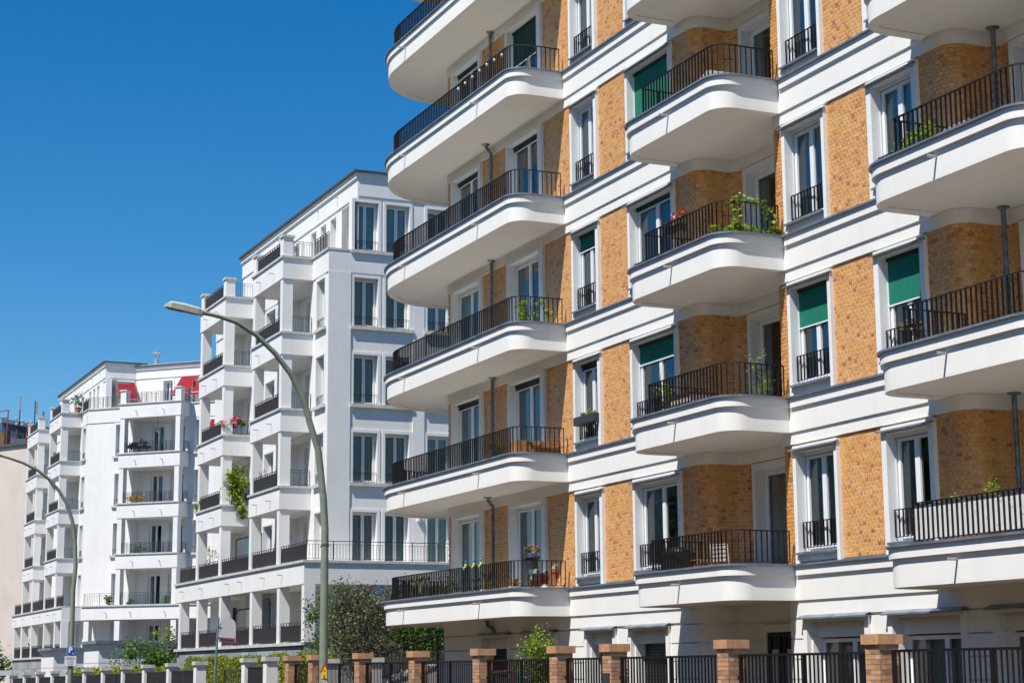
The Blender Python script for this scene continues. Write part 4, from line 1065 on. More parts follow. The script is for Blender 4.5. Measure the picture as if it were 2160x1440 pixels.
P = [(-55.95, -.6, 1.78), (-55.95, .22, 1.93), (-55.95, 3.05, 2.76), (-55.95, 6.5, 2.76)]
b.tube(P, .03, 6); b.tube([(p[0], p[1], p[2] - .75) for p in P], .018, 5)
def hz(y): 
    for a, c in zip(P[:-1], P[1:]):
        if a[1] <= y <= c[1]: return a[2] + (c[2] - a[2]) * (y - a[1]) / (c[1] - a[1])
    return P[-1][2]
y = -.5
while y < 6.4: b.box(-55.96, -55.94, y - .007, y + .007, hz(y) - .78, hz(y)); y += .13
for y in (.2, 2.2, 3.05, 4.5): b.box(-55.98, -55.92, y - .03, y + .03, 0, hz(y))
b.build('handrail', 'dark_rail', Y2)

# ================================================================== PLANTS
def cloud(mb, n, c, r, size, hollow=.3, clump=0, squash=1.0, flat=None):
    """n leaf faces scattered in an uneven ellipsoid made of clumps"""
    cl = []
    if clump:
        for _ in range(clump):
            while True:
                p = [random.uniform(-1, 1) for _ in range(3)]
                l = sqrt(sum(q * q for q in p))
                if hollow < l < 1: break
            cl.append((p, random.uniform(.18, .42)))
    for _ in range(n):
        if clump:
            p, cr = random.choice(cl)
            q = [p[k] + random.gauss(0, cr * .5) for k in range(3)]
        else:
            q = [random.gauss(0, .45) for _ in range(3)]
        P = (c[0] + q[0] * r[0], c[1] + q[1] * r[1], c[2] + q[2] * r[2])
        mb.leaf(P, size * random.uniform(.6, 1.25), min(1, max(0, random.gauss(.5, .25))))
DROP = .28
def plant(lab, cat, loc, r, n, size, leaf='leaf_green', pot=None, name='potted_plant', clump=8, stems=6, group=None, flowers=None, psz=(.13, .22), zc=None):
    t = thing(name, lab, cat, loc, group=group)
    zc = zc if zc is not None else (psz[1] if pot else 0) + r[2] * .9
    if loc[0] > -48 and loc[2] > 3.2 and pot != 'box' and 'guard' not in lab and 'screen' not in lab:
        t.location.z -= DROP; zc += DROP * .55
    m = MB(); cloud(m, n, (0, 0, zc), r, size, .1, clump); m.build('foliage', leaf, t)
    if stems:
        s = MB()
        for _ in range(stems):
            e = (random.uniform(-.7, .7) * r[0], random.uniform(-.7, .7) * r[1], zc + random.uniform(.0, .8) * r[2])
            s.tube([(e[0] * .15, e[1] * .15, 0.02), (e[0] * .5, e[1] * .5, e[2] * .55), e], [.010, .007, .003], 4)
        s.build('stem', 'stem_green', t)
    if flowers:
        fm, fn, fs = flowers; f = MB()
        for _ in range(fn):
            p = (random.gauss(0, .5) * r[0], random.gauss(0, .5) * r[1], zc + random.uniform(-.5, 1.0) * r[2]); rr = random.random()
            for _ in range(9): f.leaf((p[0] + random.gauss(0, fs * .3), p[1] + random.gauss(0, fs * .3), p[2] + random.gauss(0, fs * .3)), fs, rr, asp=.9)
        f.build('flowers', fm, t)
    if pot:
        k = MB(); 
        if pot == 'box': k.box(-.32, .32, -.08, .08, 0, .17)
        else: k.lathe([(psz[0] * .7, 0), (psz[0], psz[1]), (psz[0] * 1.1, psz[1]), (psz[0] * 1.1, psz[1] + .02), (psz[0] * .9, psz[1] + .015)], (0, 0, 0), 12)
        k.build('pot', {'box': 'brown_pot', 'dark': 'dark_pot', 'terra': 'terracotta', 'red': 'red_plastic'}.get(pot, 'dark_pot'), t)
    return t
L0, L1, L2, L3, L4 = LV[:5]
fl = .02
# balcony B, third level up
def vine(lab, name, path, n, size, leaf, cat='climbing plant', spread=.07):
    t = thing(name, lab, cat); m = MB(); s = MB(); s.tube(path, .007, 4)
    tot = len(path) - 1
    for _ in range(n):
        u = random.random() * tot; k = int(u); f = u - k; a, b_ = path[k], path[min(k + 1, tot)]
        p = [a[q] + (b_[q] - a[q]) * f + random.gauss(0, spread) for q in range(3)]
        m.leaf(p, size * random.uniform(.5, 1.3), random.random(), asp=.9)
    m.build('foliage', leaf, t); s.build('stem', 'stem_green', t); return t
vine('leafy vine climbing over the railing of the middle balcony above the green-blind window', 'climbing_vine', [(-30.3, -1.40, L2 + .08), (-29.98, -1.0, L2 + .12), (-29.95, -.5, L2 + .10), (-29.95, .05, L2 + .05), (-29.95, -.1, L2 + .25), (-29.97, -.25, L2 + .60), (-29.98, -.6, L2 + .68), (-29.98, -1.02, L2 + .68), (-29.98, -1.0, L2 + .2), (-29.98, -.8, L2 + .1)], 460, .085, 'leaf_lime', spread=.05)
plant('red geraniums in a brown box on the middle balcony railing', 'flower box', (-32.0, -1.2, L2 + .42), (.30, .10, .14), 90, .06, pot='box', name='flower_box', flowers=('petal_red', 11, .055), stems=4, clump=4)
plant('yellow-green shrub behind the left end of the balcony below the vine', 'plant', (-33.0, -1.05, L1 + .02), (.26, .2, .54), 420, .06, 'leaf_lime', pot='dark', clump=8)
plant('airy yellow-green plant in a red pot at the right end of the balcony', 'plant', (-30.2, -.35, L1 + .02), (.2, .34, .46), 340, .05, 'leaf_lime', pot='red', clump=7, psz=(.13, .20))
plant('dark green potted shrub against the curved brick on the balcony', 'plant', (-31.1, .2, L1 + .02), (.18, .15, .45), 130, .06, 'leaf_green', pot='terra')
plant('dense bright green shrub behind the bars of the upper right balcony', 'plant', (-23.85, -1.08, L2 + .04), (.66, .16, .30), 1000, .06, 'leaf_lime', pot=None, clump=10, stems=8)
plant('spiky reddish plant in a black tub on the right balcony below the green blind', 'plant', (-24.3, -.95, L1 + .0), (.28, .2, .2), 90, .14, 'leaf_purple', pot='dark', clump=5, psz=(.2, .28), stems=0)
plant('green trailing leaves above the white privacy screen, nearest the downpipe', 'plant', (-22.75, -.95, L0 + .46), (.20, .10, .16), 70, .08, 'leaf_lime', clump=5, zc=.32)
plant('small green shoot above the left part of the white privacy screen', 'plant', (-23.5, -.95, L0 + .46), (.13, .06, .07), 24, .07, 'leaf_lime', clump=3, zc=.25)
plant('rose bush with pink flowers filling the end of the long balcony', 'plant', (-40.35, -.60, L2 + .02), (.20, .42, .42), 900, .07, 'leaf_lime', pot=None, clump=11, flowers=('petal_pink', 3, .05), zc=.46)
plant('pansies low behind the bars in the middle of the long balcony', 'plant', (-42.6, -1.1, L2 + .0), (.25, .08, .08), 40, .05, 'leaf_green', clump=4, flowers=('petal_pink', 4, .04))
plant('feathery green shrub behind the bars of the long balcony left of the wooden planter', 'plant', (-41.6, -1.0, L1 + .0), (.5, .2, .38), 520, .06, 'leaf_green', clump=9)
plant('leafy plant deep on the long balcony near the window post', 'plant', (-47.0, -.9, L1 + .0), (.7, .25, .35), 240, .06, 'leaf_dark', clump=10)
plant('green and yellow herbs in the dark box hung on the slim window guard', 'window box', (-38.72, .03, L1 + .68), (.40, .08, .14), 230, .07, 'leaf_lime', clump=7, pot=None, stems=0, zc=.16)
k = MB(); k.box(-.56, .56, -.11, .07, 0, .2); kk = k.build('window_box', 'dark_pot'); kk.location = (-38.72, .05, L1 + .62); tag(kk, 'dark grey planter trough hooked over the guard of the slim window', 'planter')
# wooden planter at the end of the long balcony
t = thing('wooden_planter', 'orange wooden planter with slatted sides at the end of the long balcony', 'planter', (-40.42, -.58, L1 + .0), pi / 2); t.scale = (.78, 1, 1)
for i in range(5): MB().box(-.75, .75, -.27, -.245, .02 + i * .065, .078 + i * .065).build('plank', 'wood_plank', t)
for x in (-.72, .0, .72): MB().box(x - .035, x + .035, -.285, -.265, 0, .36).build('batten', 'wood_plank', t)
b = MB(); b.box(-.75, -.72, -.245, .25, 0, .34); b.box(.72, .75, -.245, .25, 0, .34); b.box(-.72, .72, .22, .25, 0, .34); b.box(-.72, .72, -.245, .22, .25, .28); b.build('planter_body', 'wood_plank', t)
# lowest long balcony
t = thing('prickly_pear', 'prickly pear cactus with flat pads behind the railing of the lowest long balcony', 'cactus', (-46.7, -1.08, L0 + .02))
pads = [(0, 0, .2, .1), (.12, 0, .36, .09), (-.14, .05, .34, .10), (.2, 0, .52, .08), (-.25, 0, .45, .08), (-.05, .02, .50, .085), (.35, 0, .42, .08), (-.4, 0, .38, .09), (.55, 0, .42, .08), (.65, 0, .5, .07)]
b = MB()
for x, y, z, r in pads: b.ball((x, y - .1, z), r, .025, r * 1.25, 9, 5)
b.build('pads', 'cactus_green', t, smooth=True)
plant('climbing plant with small leaves behind the left half of the lowest long balcony railing', 'plant', (-44.9, -1.1, L0), (1.2, .18, .40), 620, .055, 'leaf_green', clump=14, stems=9)
plant('dark leafy shrub behind the bars in the middle of the lowest long balcony', 'plant', (-42.3, -1.1, L0), (.9, .18, .36), 520, .06, 'leaf_dark', clump=10, stems=9)
t = thing('flower_pot', 'grey flower pot with pink blooms hanging on the lowest long balcony railing', 'flower pot', (-40.0, -.88, L0 + .46))
b = MB(); b.lathe([(.12, 0), (.17, .25), (.20, .26), (.20, .30), (.16, .29)], (0, 0, 0), 14); b.build('pot', 'dark_pot', t, smooth=35)
m = MB(); cloud(m, 170, (0, 0, .42), (.2, .2, .14), .07, .1, 6); m.build('foliage', 'leaf_green', t)
m = MB()
for _ in range(7):
    p = (random.gauss(0, .1), random.gauss(0, .08), .48 + random.uniform(0, .1))
    for _ in range(7): m.leaf((p[0] + random.gauss(0, .02), p[1], p[2] + random.gauss(0, .02)), .055, random.random(), asp=.9)
m.build('flowers', 'petal_pink', t)
t = thing('dried_agave', 'dried agave with long brown leaves lying at the edge of the lowest long balcony', 'plant', (-41.0, -1.30, L0 + .03))
b = MB()
for k in range(12):
    a = pi * (k + .5) / 12; l = random.uniform(.35, .75); h = random.uniform(.05, .5) if 3 < k < 9 else random.uniform(0, .12)
    p0 = Vector((0, 0, .04)); p2 = Vector((cos(a) * l, -.05, h)); pm = (p0 + p2) / 2 + Vector((0, 0, .08)); w = Vector((0, .04, .02))
    b.quad(tuple(p0 - w), tuple(pm - w), tuple(pm + w), tuple(p0 + w)); b.quad(tuple(pm - w), tuple(p2), tuple(p2 + Vector((0, 0, .008))), tuple(pm + w))
b.build('leaves', 'dry_leaf', t); t.location = (-40.35, -1.15, L0 + .03)
for i, (x, y, z) in enumerate(((-40.25, -.70, .0), (-40.25, -.42, .10), (-40.25, -.14, .24), (-40.5, -.55, .14))):
    t = thing('clay_pot', ['orange clay pot at the front of the stepped cluster of stone-like succulents', 'orange clay pot in the middle of the cluster of succulents', 'orange clay pot at the right end of the cluster near the wall', 'orange clay pot at the back of the cluster of succulents'][i], 'pot', (x, y, L0 + z), group='clay pots with succulents')
    b = MB(); b.lathe([(.08, 0), (.11, .15), (.125, .155), (.125, .19), (.1, .185)], (0, 0, 0), 12); b.build('pot', 'terracotta', t, smooth=35)
    b = MB(); b.ball((0, 0, .24), .11, .11, .09, 8, 5); b.ball((.06, 0, .3), .06, .06, .07, 7, 4); b.build('succulent', 'stone_grey', t, smooth=True)
for i, (x, z) in enumerate(((-43.1, .60), (-42.55, .64), (-42.1, .655))):
    gs = .62
    t = thing('garden_gnome', ['leftmost gnome figurine with blue cap sitting on the railing', 'middle gnome figurine with blue cap on the railing', 'rightmost and highest gnome figurine with blue cap on the railing'][i], 'figurine', (x - .0, -1.33, L0 + .66), group='gnome figurines on the railing'); t.scale = (gs, gs, gs)
    b = MB(); b.ball((0, 0, .06), .06, .05, .085, 8, 5); b.tube([(-.03, 0, .03), (-.05, -.08, -.02), (-.05, -.09, -.12)], .02, 5); b.tube([(.03, 0, .03), (.05, -.08, -.02), (.05, -.09, -.10)], .02, 5); b.build('body', 'gnome_yellow', t, smooth=True)
    b = MB(); b.ball((0, 0, .16), .04, .04, .045, 8, 5); b.build('head', 'skin_paint', t, smooth=True)
    b = MB(); b.tube([(0, 0, .175), (.01, 0, .24), (.03, 0, .30)], [.05, .03, .006], 8); b.build('cap', 'gnome_blue', t, smooth=True)
# balcony furniture
t = thing('garden_chair', 'white metal garden chair with slatted back on the lowest middle balcony', 'chair', (-31.55, -.45, L0 - .37), radians(200))
b = MB()
for sx in (-.22, .22): b.tube([(sx, -.2, 0), (sx, -.18, .42), (sx, .22, .44), (sx, .26, .86)], .014, 6); b.tube([(sx, .24, 0), (sx, .2, .44)], .014, 6)
b.tube([(-.22, .26, .86), (.22, .26, .86)], .014, 6); b.build('frame', 'cushion_beige', t)
for i in range(4): MB().box(-.21, .21, .245, .258, .52 + i * .085, .58 + i * .085).build('back_slat', 'cushion_beige', t)
for i in range(5): MB().box(-.21, .21, -.18 + i * .08, -.12 + i * .08, .43, .445).build('seat_slat', 'sign_white', t)
t = thing('folding_table', 'orange metal folding table beside the white chair', 'table', (-32.6, -.45, L0 - .28))
b = MB(); b.box(-.5, .45, -.3, .3, .50, .52); b.build('tabletop', 'wood_plank', t)
b = MB()
for sy in (-.25, .25): b.tube([(-.4, sy, 0), (.3, sy, .5)], .018, 6); b.tube([(.35, sy, 0), (-.35, sy, .5)], .018, 6)
b.build('leg', 'orange_metal', t)
t = thing('black_grill', 'covered black barbecue behind the left end of the lowest middle balcony', 'barbecue', (-33.0, -.9, L0 - .15))
b = MB(); b.box(-.15, .5, -.2, .25, .1, .55); b.build('body', 'black_metal', t); b = MB(); b.ball((.17, .02, .55), .33, .23, .13, 10, 5); b.build('lid', 'black_metal', t, smooth=True)
t = thing('lounge_seat', 'beige cushioned lounger with peaked back on the middle balcony above the red flowers', 'lounger', (-31.2, -.75, L3 - .08))
b = MB(); b.obox((0, 0, .12), (.95, 0, 0), (0, .35, 0), (0, 0, .1)); b.build('seat', 'cushion_beige', t)
b = MB(); v = [(-1.0, -.2, 0), (1.1, -.2, 0), (1.1, -.2, .2), (.25, -.2, .52), (-1.0, -.2, .22)]; n = len(v)
b.v = v + [(x, y + .1, z) for x, y, z in v]; b.f = [tuple(range(n)), tuple(reversed(range(n, 2 * n)))] + [((i + 1) % n, i, n + i, n + (i + 1) % n) for i in range(n)]; b.r = [0] * len(b.f)
b.build('backrest', 'cushion_beige', t)
plant('pink flowers low behind the bars beside the beige lounger', 'plant', (-30.35, -1.0, L3 + .0), (.18, .06, .06), 20, .05, 'leaf_green', clump=3, flowers=('petal_pink', 7, .045), stems=0, zc=.12)
t = thing('garden_table', 'small weathered table with white legs on the upper right balcony', 'table', (-23.15, -.6, L2 - .15))
b = MB(); b.box(-.35, .35, -.3, .3, .40, .46); b.build('tabletop', 'stone_grey', t); b = MB()
for sx in (-.3, .3): b.tube([(sx, -.25, .0), (sx * 1.1, -.25, .4)], .02, 6); b.tube([(sx, .25, .0), (sx, .25, .4)], .02, 6)
b.build('leg', 'sign_white', t)
t = thing('storage_box', 'grey-brown storage box behind the bars of the second middle balcony', 'box', (-32.4, -.7, L1 - .10))
b = MB(); b.box(-.35, .45, -.3, .3, 0, .42); b.build('body', 'cushion_beige', t); b = MB(); b.box(-.38, .48, -.33, .33, .42, .48); b.build('lid', 'brown_pot', t)
# string of bulbs on the upper long balcony
t = thing('string_lights', 'string of glass bulbs hanging along the upper long balcony railing', 'string lights')
P = []; bl = []
for i in range(60):
    u = i / 59; x = -43.6 + 3.2 * u; yy = -1.34; 
    P.append((x, yy, L4 + .64 - .10 * abs(sin(u * pi * 6))))
b = MB(); b.tube(P, .006, 4); b.build('cable', 'black_metal', t)
for i in range(7):
    k = 3 + i * 9; MB().ball((P[k][0], P[k][1] - .02, P[k][2] - .09), .032, .032, .045, 7, 5)
    q = MB(); q.ball((P[k][0], P[k][1] - .02, P[k][2] - .09), .034, .034, .048, 7, 5); q.build('bulb', 'bulb_glass', t, smooth=True)

# plants on the white buildings
plant('pink rose bush filling the balcony opening beside the street lamp arm', 'plant', (-79.75, 2.55, 12.28), (.30, .55, .36), 420, .11, 'leaf_green', clump=12, flowers=('petal_pink', 22, .11), zc=.5)
plant('large bright green vine spilling from the balcony near the lamp pole', 'climbing plant', (-79.65, 2.75, 9.09), (.45, .55, .85), 2000, .15, 'leaf_lime', clump=34, zc=.98, name='climbing_vine')
vine('hanging tail of vine leaves below the green-filled balcony', 'hanging_vine', [(-79.5, 2.5, 9.9), (-79.35, 2.7, 9.3), (-79.35, 2.9, 8.95), (-79.35, 3.0, 8.6)], 260, .16, 'leaf_lime', spread=.12)
plant('wispy pale shrub standing at the corner column below the lime vine', 'plant', (-83.3, 2.6, 5.89), (.3, .25, .85), 170, .09, 'leaf_lime', clump=9, zc=1.0)
plant('thin trailing plant on the balcony railing right of the lime vine', 'plant', (-74.2, 2.3, 9.1), (.6, .2, .35), 60, .07, 'leaf_green', clump=8, zc=.8)
plant('small green plant hanging at the left end of the balcony railing', 'plant', (-83.9, 2.0, 9.09), (.3, .2, .25), 90, .12, 'leaf_lime', clump=5, zc=.3)
sp = frame_pt(P0, R45, 4.3, -.7)
plant('golden yellow shrub on the angled balcony of the far building', 'plant', (sp[0], sp[1], 12.28), (.55, .5, .42), 260, .17, 'leaf_yellow', clump=9, zc=.45)
sp = frame_pt(P0, R45, 4.6, -.7)
plant('low green plants on the angled balcony one floor below the golden shrub', 'plant', (sp[0], sp[1], 9.09), (.7, .3, .22), 160, .14, 'leaf_green', clump=7, zc=.25)
sp = frame_pt(P0, R45, 6.6, -.7)
plant('low green plants at the right of the far terrace railing', 'plant', (sp[0], sp[1], 5.89), (.8, .2, .25), 160, .14, 'leaf_green', clump=7, zc=.25)
sp = frame_pt(P0, R45, 4.1, -.7)
plant('low green plants at the left of the far terrace railing under the angled balcony', 'plant', (sp[0], sp[1], 5.89), (.6, .2, .22), 120, .14, 'leaf_green', clump=7, zc=.2)
sp = frame_pt(P0, R45, 2.4, -.7)
plant('upright grass tuft on the far terrace left of the columns', 'plant', (sp[0], sp[1], 5.89), (.5, .2, .35), 130, .2, 'leaf_green', clump=7, zc=.35)
plant('round olive tree in a clay pot on the far roof terrace', 'tree', (DX3 - 70.2, 3.0, 18.67), (.42, .4, .48), 320, .12, 'leaf_dark', pot='terra', clump=10, psz=(.2, .3), name='olive_tree')
plant('green plant on a balcony of the far building left of the lamp pole', 'plant', (DX3 - 73.9, 2.3, 15.48), (.35, .2, .4), 120, .13, 'leaf_green', clump=6, zc=.6)
sp = frame_pt(P0, R45, 4.0, -.6)
plant('dark bushy plant on the topmost angled balcony', 'plant', (sp[0], sp[1] + .6, 15.48), (.25, .25, .25), 100, .12, 'leaf_dark', clump=6, zc=.75)
t = thing('patio_set', 'dark folded garden furniture on the topmost angled balcony', 'furniture', (*frame_pt(P0, R45, 4.35, -.65), 15.48), R45)
b = MB(); b.obox((0, 0, .38), (.7, 0, .0), (0, .3, 0), (0, 0, .06)); b.obox((-.45, 0, .55), (.2, 0, .12), (0, .3, 0), (-.03, 0, .05)); b.build('seat', 'black_metal', t)
b = MB()
for x in (-.6, 0, .6): b.tube([(x, -.25, 0), (x, .25, .5)], .03, 5); b.tube([(x, .25, 0), (x, -.25, .5)], .03, 5)
b.build('leg', 'black_metal', t)
lp = frame_pt(P0, R45, 5.6, -.5)
t = thing('pendant_lamp', 'white round pendant lamp hanging in the topmost angled balcony', 'lamp', (lp[0], lp[1], 16.95))
b = MB(); b.ball((0, 0, 0), .17, .17, .17, 10, 7); b.build('lamp_shade', 'sign_grey', t, smooth=True); b = MB(); b.tube([(0, 0, .1), (0, 0, .76)], .012, 4); b.build('cord', 'black_metal', t)
# washing and a bistro set on the white building's lower terrace
t = thing('laundry', 'dark blue and pink washing hanging on the lower terrace of the white building', 'laundry', (-80.3, 2.9, 2.76))
b = MB(); b.box(-.2, .25, 0, .05, 1.1, 1.75); b.build('dark_cloth', 'dark_blue_cloth', t); b = MB(); b.box(-.15, .3, -.08, -.04, .0, 1.15); b.build('pink_cloth', 'pink_cloth', t)
t = thing('bistro_set', 'black bistro table and chair on the lower terrace behind the lamp pole', 'furniture', (-67.95, 3.4, 2.76))
b = MB(); b.box(-.3, .3, -.3, .3, .66, .69)
for s in (-1, 1): b.tube([(0, -.25 * s, 0), (0, .25 * s, .66)], .03, 5)
for y0 in (.7, 1.25): b.box(-.2, .2, y0, y0 + .4, .42, .46); b.box(-.2, .2, y0 + .36, y0 + .4, .46, .85); b.tube([(0, y0, 0), (0, y0 + .35, .42)], .03, 5); b.tube([(0, y0 + .35, 0), (0, y0, .42)], .03, 5)
b.build('furniture_frame', 'black_metal', t)

# trees and hedges on the ground
def tree(name, lab, loc, H, crown, n, size, leaf, trunk_r=.09, clump=40, cat='tree', group=None, zc=None, lean=0):
    t = thing(name, lab, cat, loc, group=group)
    zc = zc or H - crown[2]
    b = MB(); b.tube([(0, 0, 0), (lean * .3, 0, zc * .5), (lean * .7, 0, zc), (lean, 0, zc + crown[2] * .6)], [trunk_r, trunk_r * .8, trunk_r * .55, trunk_r * .2], 8)
    for k in range(11):
        a = random.uniform(0, 2 * pi); z = zc * random.uniform(.55, 1.05); l = random.uniform(.4, .95)
        e = (crown[0] * cos(a) * l, crown[1] * sin(a) * l, z + crown[2] * random.uniform(.1, .8)); b.tube([(lean * .4, 0, z), (e[0] * .5, e[1] * .5, z + (e[2] - z) * .6), e], [trunk_r * .4, trunk_r * .22, trunk_r * .06], 5)
    b.build('trunk', 'bark', t)
    m = MB(); cloud(m, n, (lean * .8, 0, zc), crown, size, .25, clump); m.build('crown', leaf, t); return t
tree('plum_tree', 'purple-leaved ornamental tree in front of the white building beside the lowest curved balcony', (-54.2, -.15, 0), 4.6, (1.0, 1.15, 1.4), 7500, .09, 'leaf_purple', .07, 50, zc=3.0)
m = MB(); cloud(m, 4500, (0, 0, 0), (.9, 1.15, .5), .085, .1, 34); tt = thing('plum_tree', 'low spreading purple-leaved tree beside the stair rail, right of the taller one', 'tree', (-56.8, 1.0, 0)); cr = m.build('crown', 'leaf_purple', tt); cr.location = (0, 0, 2.35)
b = MB(); b.tube([(0, 0, 0), (.05, 0, 1.4), (.1, .1, 2.4)], [.06, .05, .02], 7); b.build('trunk', 'bark', tt)
tree('young_tree', 'bright green climbing tree against the white terrace behind the lamp pole', (-62.5, 1.75, 0), 4.9, (1.0, 1.25, 1.5), 2600, .12, 'leaf_green', .05, 30, zc=3.4)
tree('green_shrub', 'young reddish-tipped green shrub behind the fence below the hanging flower pot', (-37.6, -1.9, 0), 2.4, (.42, .42, .85), 3000, .065, 'leaf_lime', .03, 30, zc=1.72, cat='shrub')
tree('broad_tree', 'round green tree at the far left beside the pink wall', (-143, -.6, 0), 7, (3.6, 3.2, 2.3), 9000, .32, 'leaf_green', .25, 60, zc=2.2)
tree('broad_tree', 'green tree seen between the columns at the far left', (-147, 7.2, 0), 7, (3.2, 3.0, 2.6), 2600, .34, 'leaf_green', .25, 36, zc=2.6)
tree('climbing_rose', 'tangled green climbing shrub between the annex and the white terrace', (-90.3, 1.3, 0), 4.0, (1.3, 1.8, 1.15), 7000, .15, 'leaf_green', .06, 44, zc=1.9, cat='shrub')
tree('climbing_rose', 'thin rose shoots rising above the green shrub at the white terrace corner', (-90.0, 2.3, 0), 4.2, (.7, .9, .95), 420, .14, 'leaf_lime', .04, 14, zc=3.2, cat='shrub')
for i, x in enumerate((-88, -74, -61, -47, -33, -18, -3)):
    if i == 0:
        src = tree('linden_tree', 'leafy street tree on the opposite pavement, seen only as a reflection in the windows', (x, -31, 0), 14, (5.5, 4.5, 5.0), 5200, .55, 'leaf_green', .22, 40, zc=8.5, group='street trees across the road')
    else:
        c_ = copy_tree(src); c_.location = (x, -31 + (i % 3) * .8, 0); c_.rotation_euler = (0, 0, i * 1.3)
ob = thing('sky_blocker_building', 'long grey house row added to block low sky, seen only as a reflection in the windows', 'building', (0, 0, 0))  # house row out of view, added to cut sky fill on the facades
b = MB(); b.box(-130, 40, -56, -42, 0, 17.5); b.build('wall', 'grey_stone', ob); b = MB(); b.box(-130.5, 40.5, -56.5, -41.6, 17.5, 18); b.build('roof', 'roof_dark', ob)
wp = None
for k in range(48):
    for l_ in range(5):
        if wp is None: q_ = MB(); q_.box(-.6, .6, -.05, .03, 0, 1.7); wp = q_.build('window', 'shutter', ob); wp.location = (-128 + k * 3.5, -41.98, 1.5 + l_ * 3.2)
        else: link_mesh('window', wp.data, ob, (-128 + k * 3.5, -41.98, 1.5 + l_ * 3.2))
def hedge(lab, x0, x1, y, z, dep=.6, n=5200, size=.085, leaf='leaf_hedge', var=.15):
    t = thing('hedge', lab, 'hedge', (0, 0, 0))
    m = MB()
    for _ in range(n):
        x = random.uniform(x0, x1); h = z + var * sin(x * 1.7) + var * .6 * sin(x * 4.1 + 1) + random.gauss(0, .04)
        k = random.random(); yy = y + random.uniform(0, dep); zz = random.uniform(.5, h)
        if k < .55: yy = y + abs(random.gauss(0, .07))
        else: zz = h - abs(random.gauss(0, .08))
        m.leaf((x, yy, zz), size * random.uniform(.6, 1.3), min(1, max(0, random.gauss(.55, .25))))
    m.build('foliage', leaf, t)
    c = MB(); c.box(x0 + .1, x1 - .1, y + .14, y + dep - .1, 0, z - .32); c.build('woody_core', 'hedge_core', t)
hedge('yellow-green hedge behind the white fence below the stone plinth', -69.5, -52.9, -2.0, 2.05, n=38000, size=.08, var=.10)
hedge('yellow-green low hedge in front of the flat-roofed annex', -93, -70.5, -2.0, 1.74, n=16000, size=.15, var=.08)
# ivy wall behind the stair
t = thing('ivy', 'dark green ivy and shrubs covering the wall behind the stair', 'climbing plant')
m = MB()
for _ in range(8000):
    yy = random.uniform(2.8, 9.5); zz = random.uniform(2.2, 4.2 + .3 * sin(yy * 2)); m.leaf((-65.3 + random.uniform(-.5, .7), yy, zz), random.uniform(.07, .16), min(1, max(0, random.gauss(.5, .3))))
m.build('foliage', 'leaf_green', t)
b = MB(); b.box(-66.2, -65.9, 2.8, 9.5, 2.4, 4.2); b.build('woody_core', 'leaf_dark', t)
# green growth beside the lowest balcony left end
plant('light green shoots between the purple tree and the lowest curved balcony', 'plant', (-54.5, 1.6, 2.6), (.4, .5, .8), 260, .1, 'leaf_lime', clump=12, zc=1.2)

# ================================================================== STREET LAMPS, SIGNS
def lamp(x, y, label, arm, hd):
    t = thing('street_lamp', label, 'street lamp', (x, y, 0), group='street lamps with curved arms')
    b = MB(); zs = [0, 1.2, 1.21, 3, 5]; rs = [.125, .12, .105, .10, .092]
    pts = [(0, 0, z) for z in zs] + arm; rr = rs + [.088 - .042 * i / (len(arm) - 1) for i in range(len(arm))]
    b.tube(pts, rr, 14); b.build('pole', 'lamp_paint', t, smooth=35)
    a = Vector(arm[-1]); d = (Vector(arm[-1]) - Vector(arm[-2])).normalized(); u = Vector((1, 0, 0)); n = u.cross(d).normalized()
    if n.z < 0: n = -n
    h = MB(); L = .92
    secs = [(0.0, .075, .06, -.06), (.12, .10, .10, -.075), (.5, .125, .115, -.08), (.80, .125, .09, -.08), (.92, .08, .0, -.075)]
    i = 0
    for s, w, tp, bt in secs:
        p = a + d * s
        for sx, hh in ((-w, bt), (w, bt), (w, tp * .5), (w * .55, tp), (-w * .55, tp), (-w, tp * .5)): h.v.append(tuple(p + u * sx + n * hh))
    for k in range(len(secs) - 1):
        for j in range(6): q = k * 6 + j; r = k * 6 + (j + 1) % 6; h.f.append((q, r, r + 6, q + 6)); h.r.append(0)
    h.f.append((5, 4, 3, 2, 1, 0)); h.f.append(tuple((len(secs) - 1) * 6 + j for j in range(6))); h.r += [0, 0]
    hdo = h.build('lamp_head', 'lamp_head_paint', t, recalc=True)
    g = MB(); c = a + d * .66 - n * .085; g.obox(tuple(c), tuple(u * .075), tuple(d * .17), tuple(n * .012)); g.build('lamp_lens', 'lamp_lens', hdo)
    g = MB(); c = a + d * .3 - n * .083; g.obox(tuple(c), tuple(u * .07), tuple(d * .14), tuple(n * .008)); g.build('lamp_cover', 'sign_grey', hdo)
    g = MB(); g.tube([tuple(a - d * .12), tuple(a + d * .04)], .052, 10); g.build('lamp_socket', 'lamp_paint', hdo)
    return t
arm1 = [(0, -.05, 5.78), (0, -.19, 6.94), (0, -.42, 7.62), (0, -.59, 8.21), (0, -.92, 8.80), (0, -1.33, 9.29), (0, -1.80, 9.70), (0, -2.30, 9.985), (0, -2.75, 10.10), (0, -3.16, 10.165)]
lp1 = lamp(-42, -5.5, 'near tall olive green street lamp with curved arm and pale head against the sky', arm1, 0)
arm2 = [(0, .06, 5.9), (0, .0, 6.9), (0, -.14, 7.7), (0, -.35, 8.35), (0, -.7, 8.9), (0, -1.1, 9.35), (0, -1.6, 9.72), (0, -2.2, 10.0), (0, -2.7, 10.15), (0, -3.1, 10.25)]
lp2 = lamp(-74, -5.5, 'farther olive green street lamp at the left edge, parking sign on its pole', arm2, 0)
w = MB(); w.tube([(.11 * cos(a), .11 * sin(a), 4.62 + .05 * cos(a)) for a in [i * pi / 6 for i in range(13)]], .008, 4); w.build('wire_tie', 'black_metal', lp1)
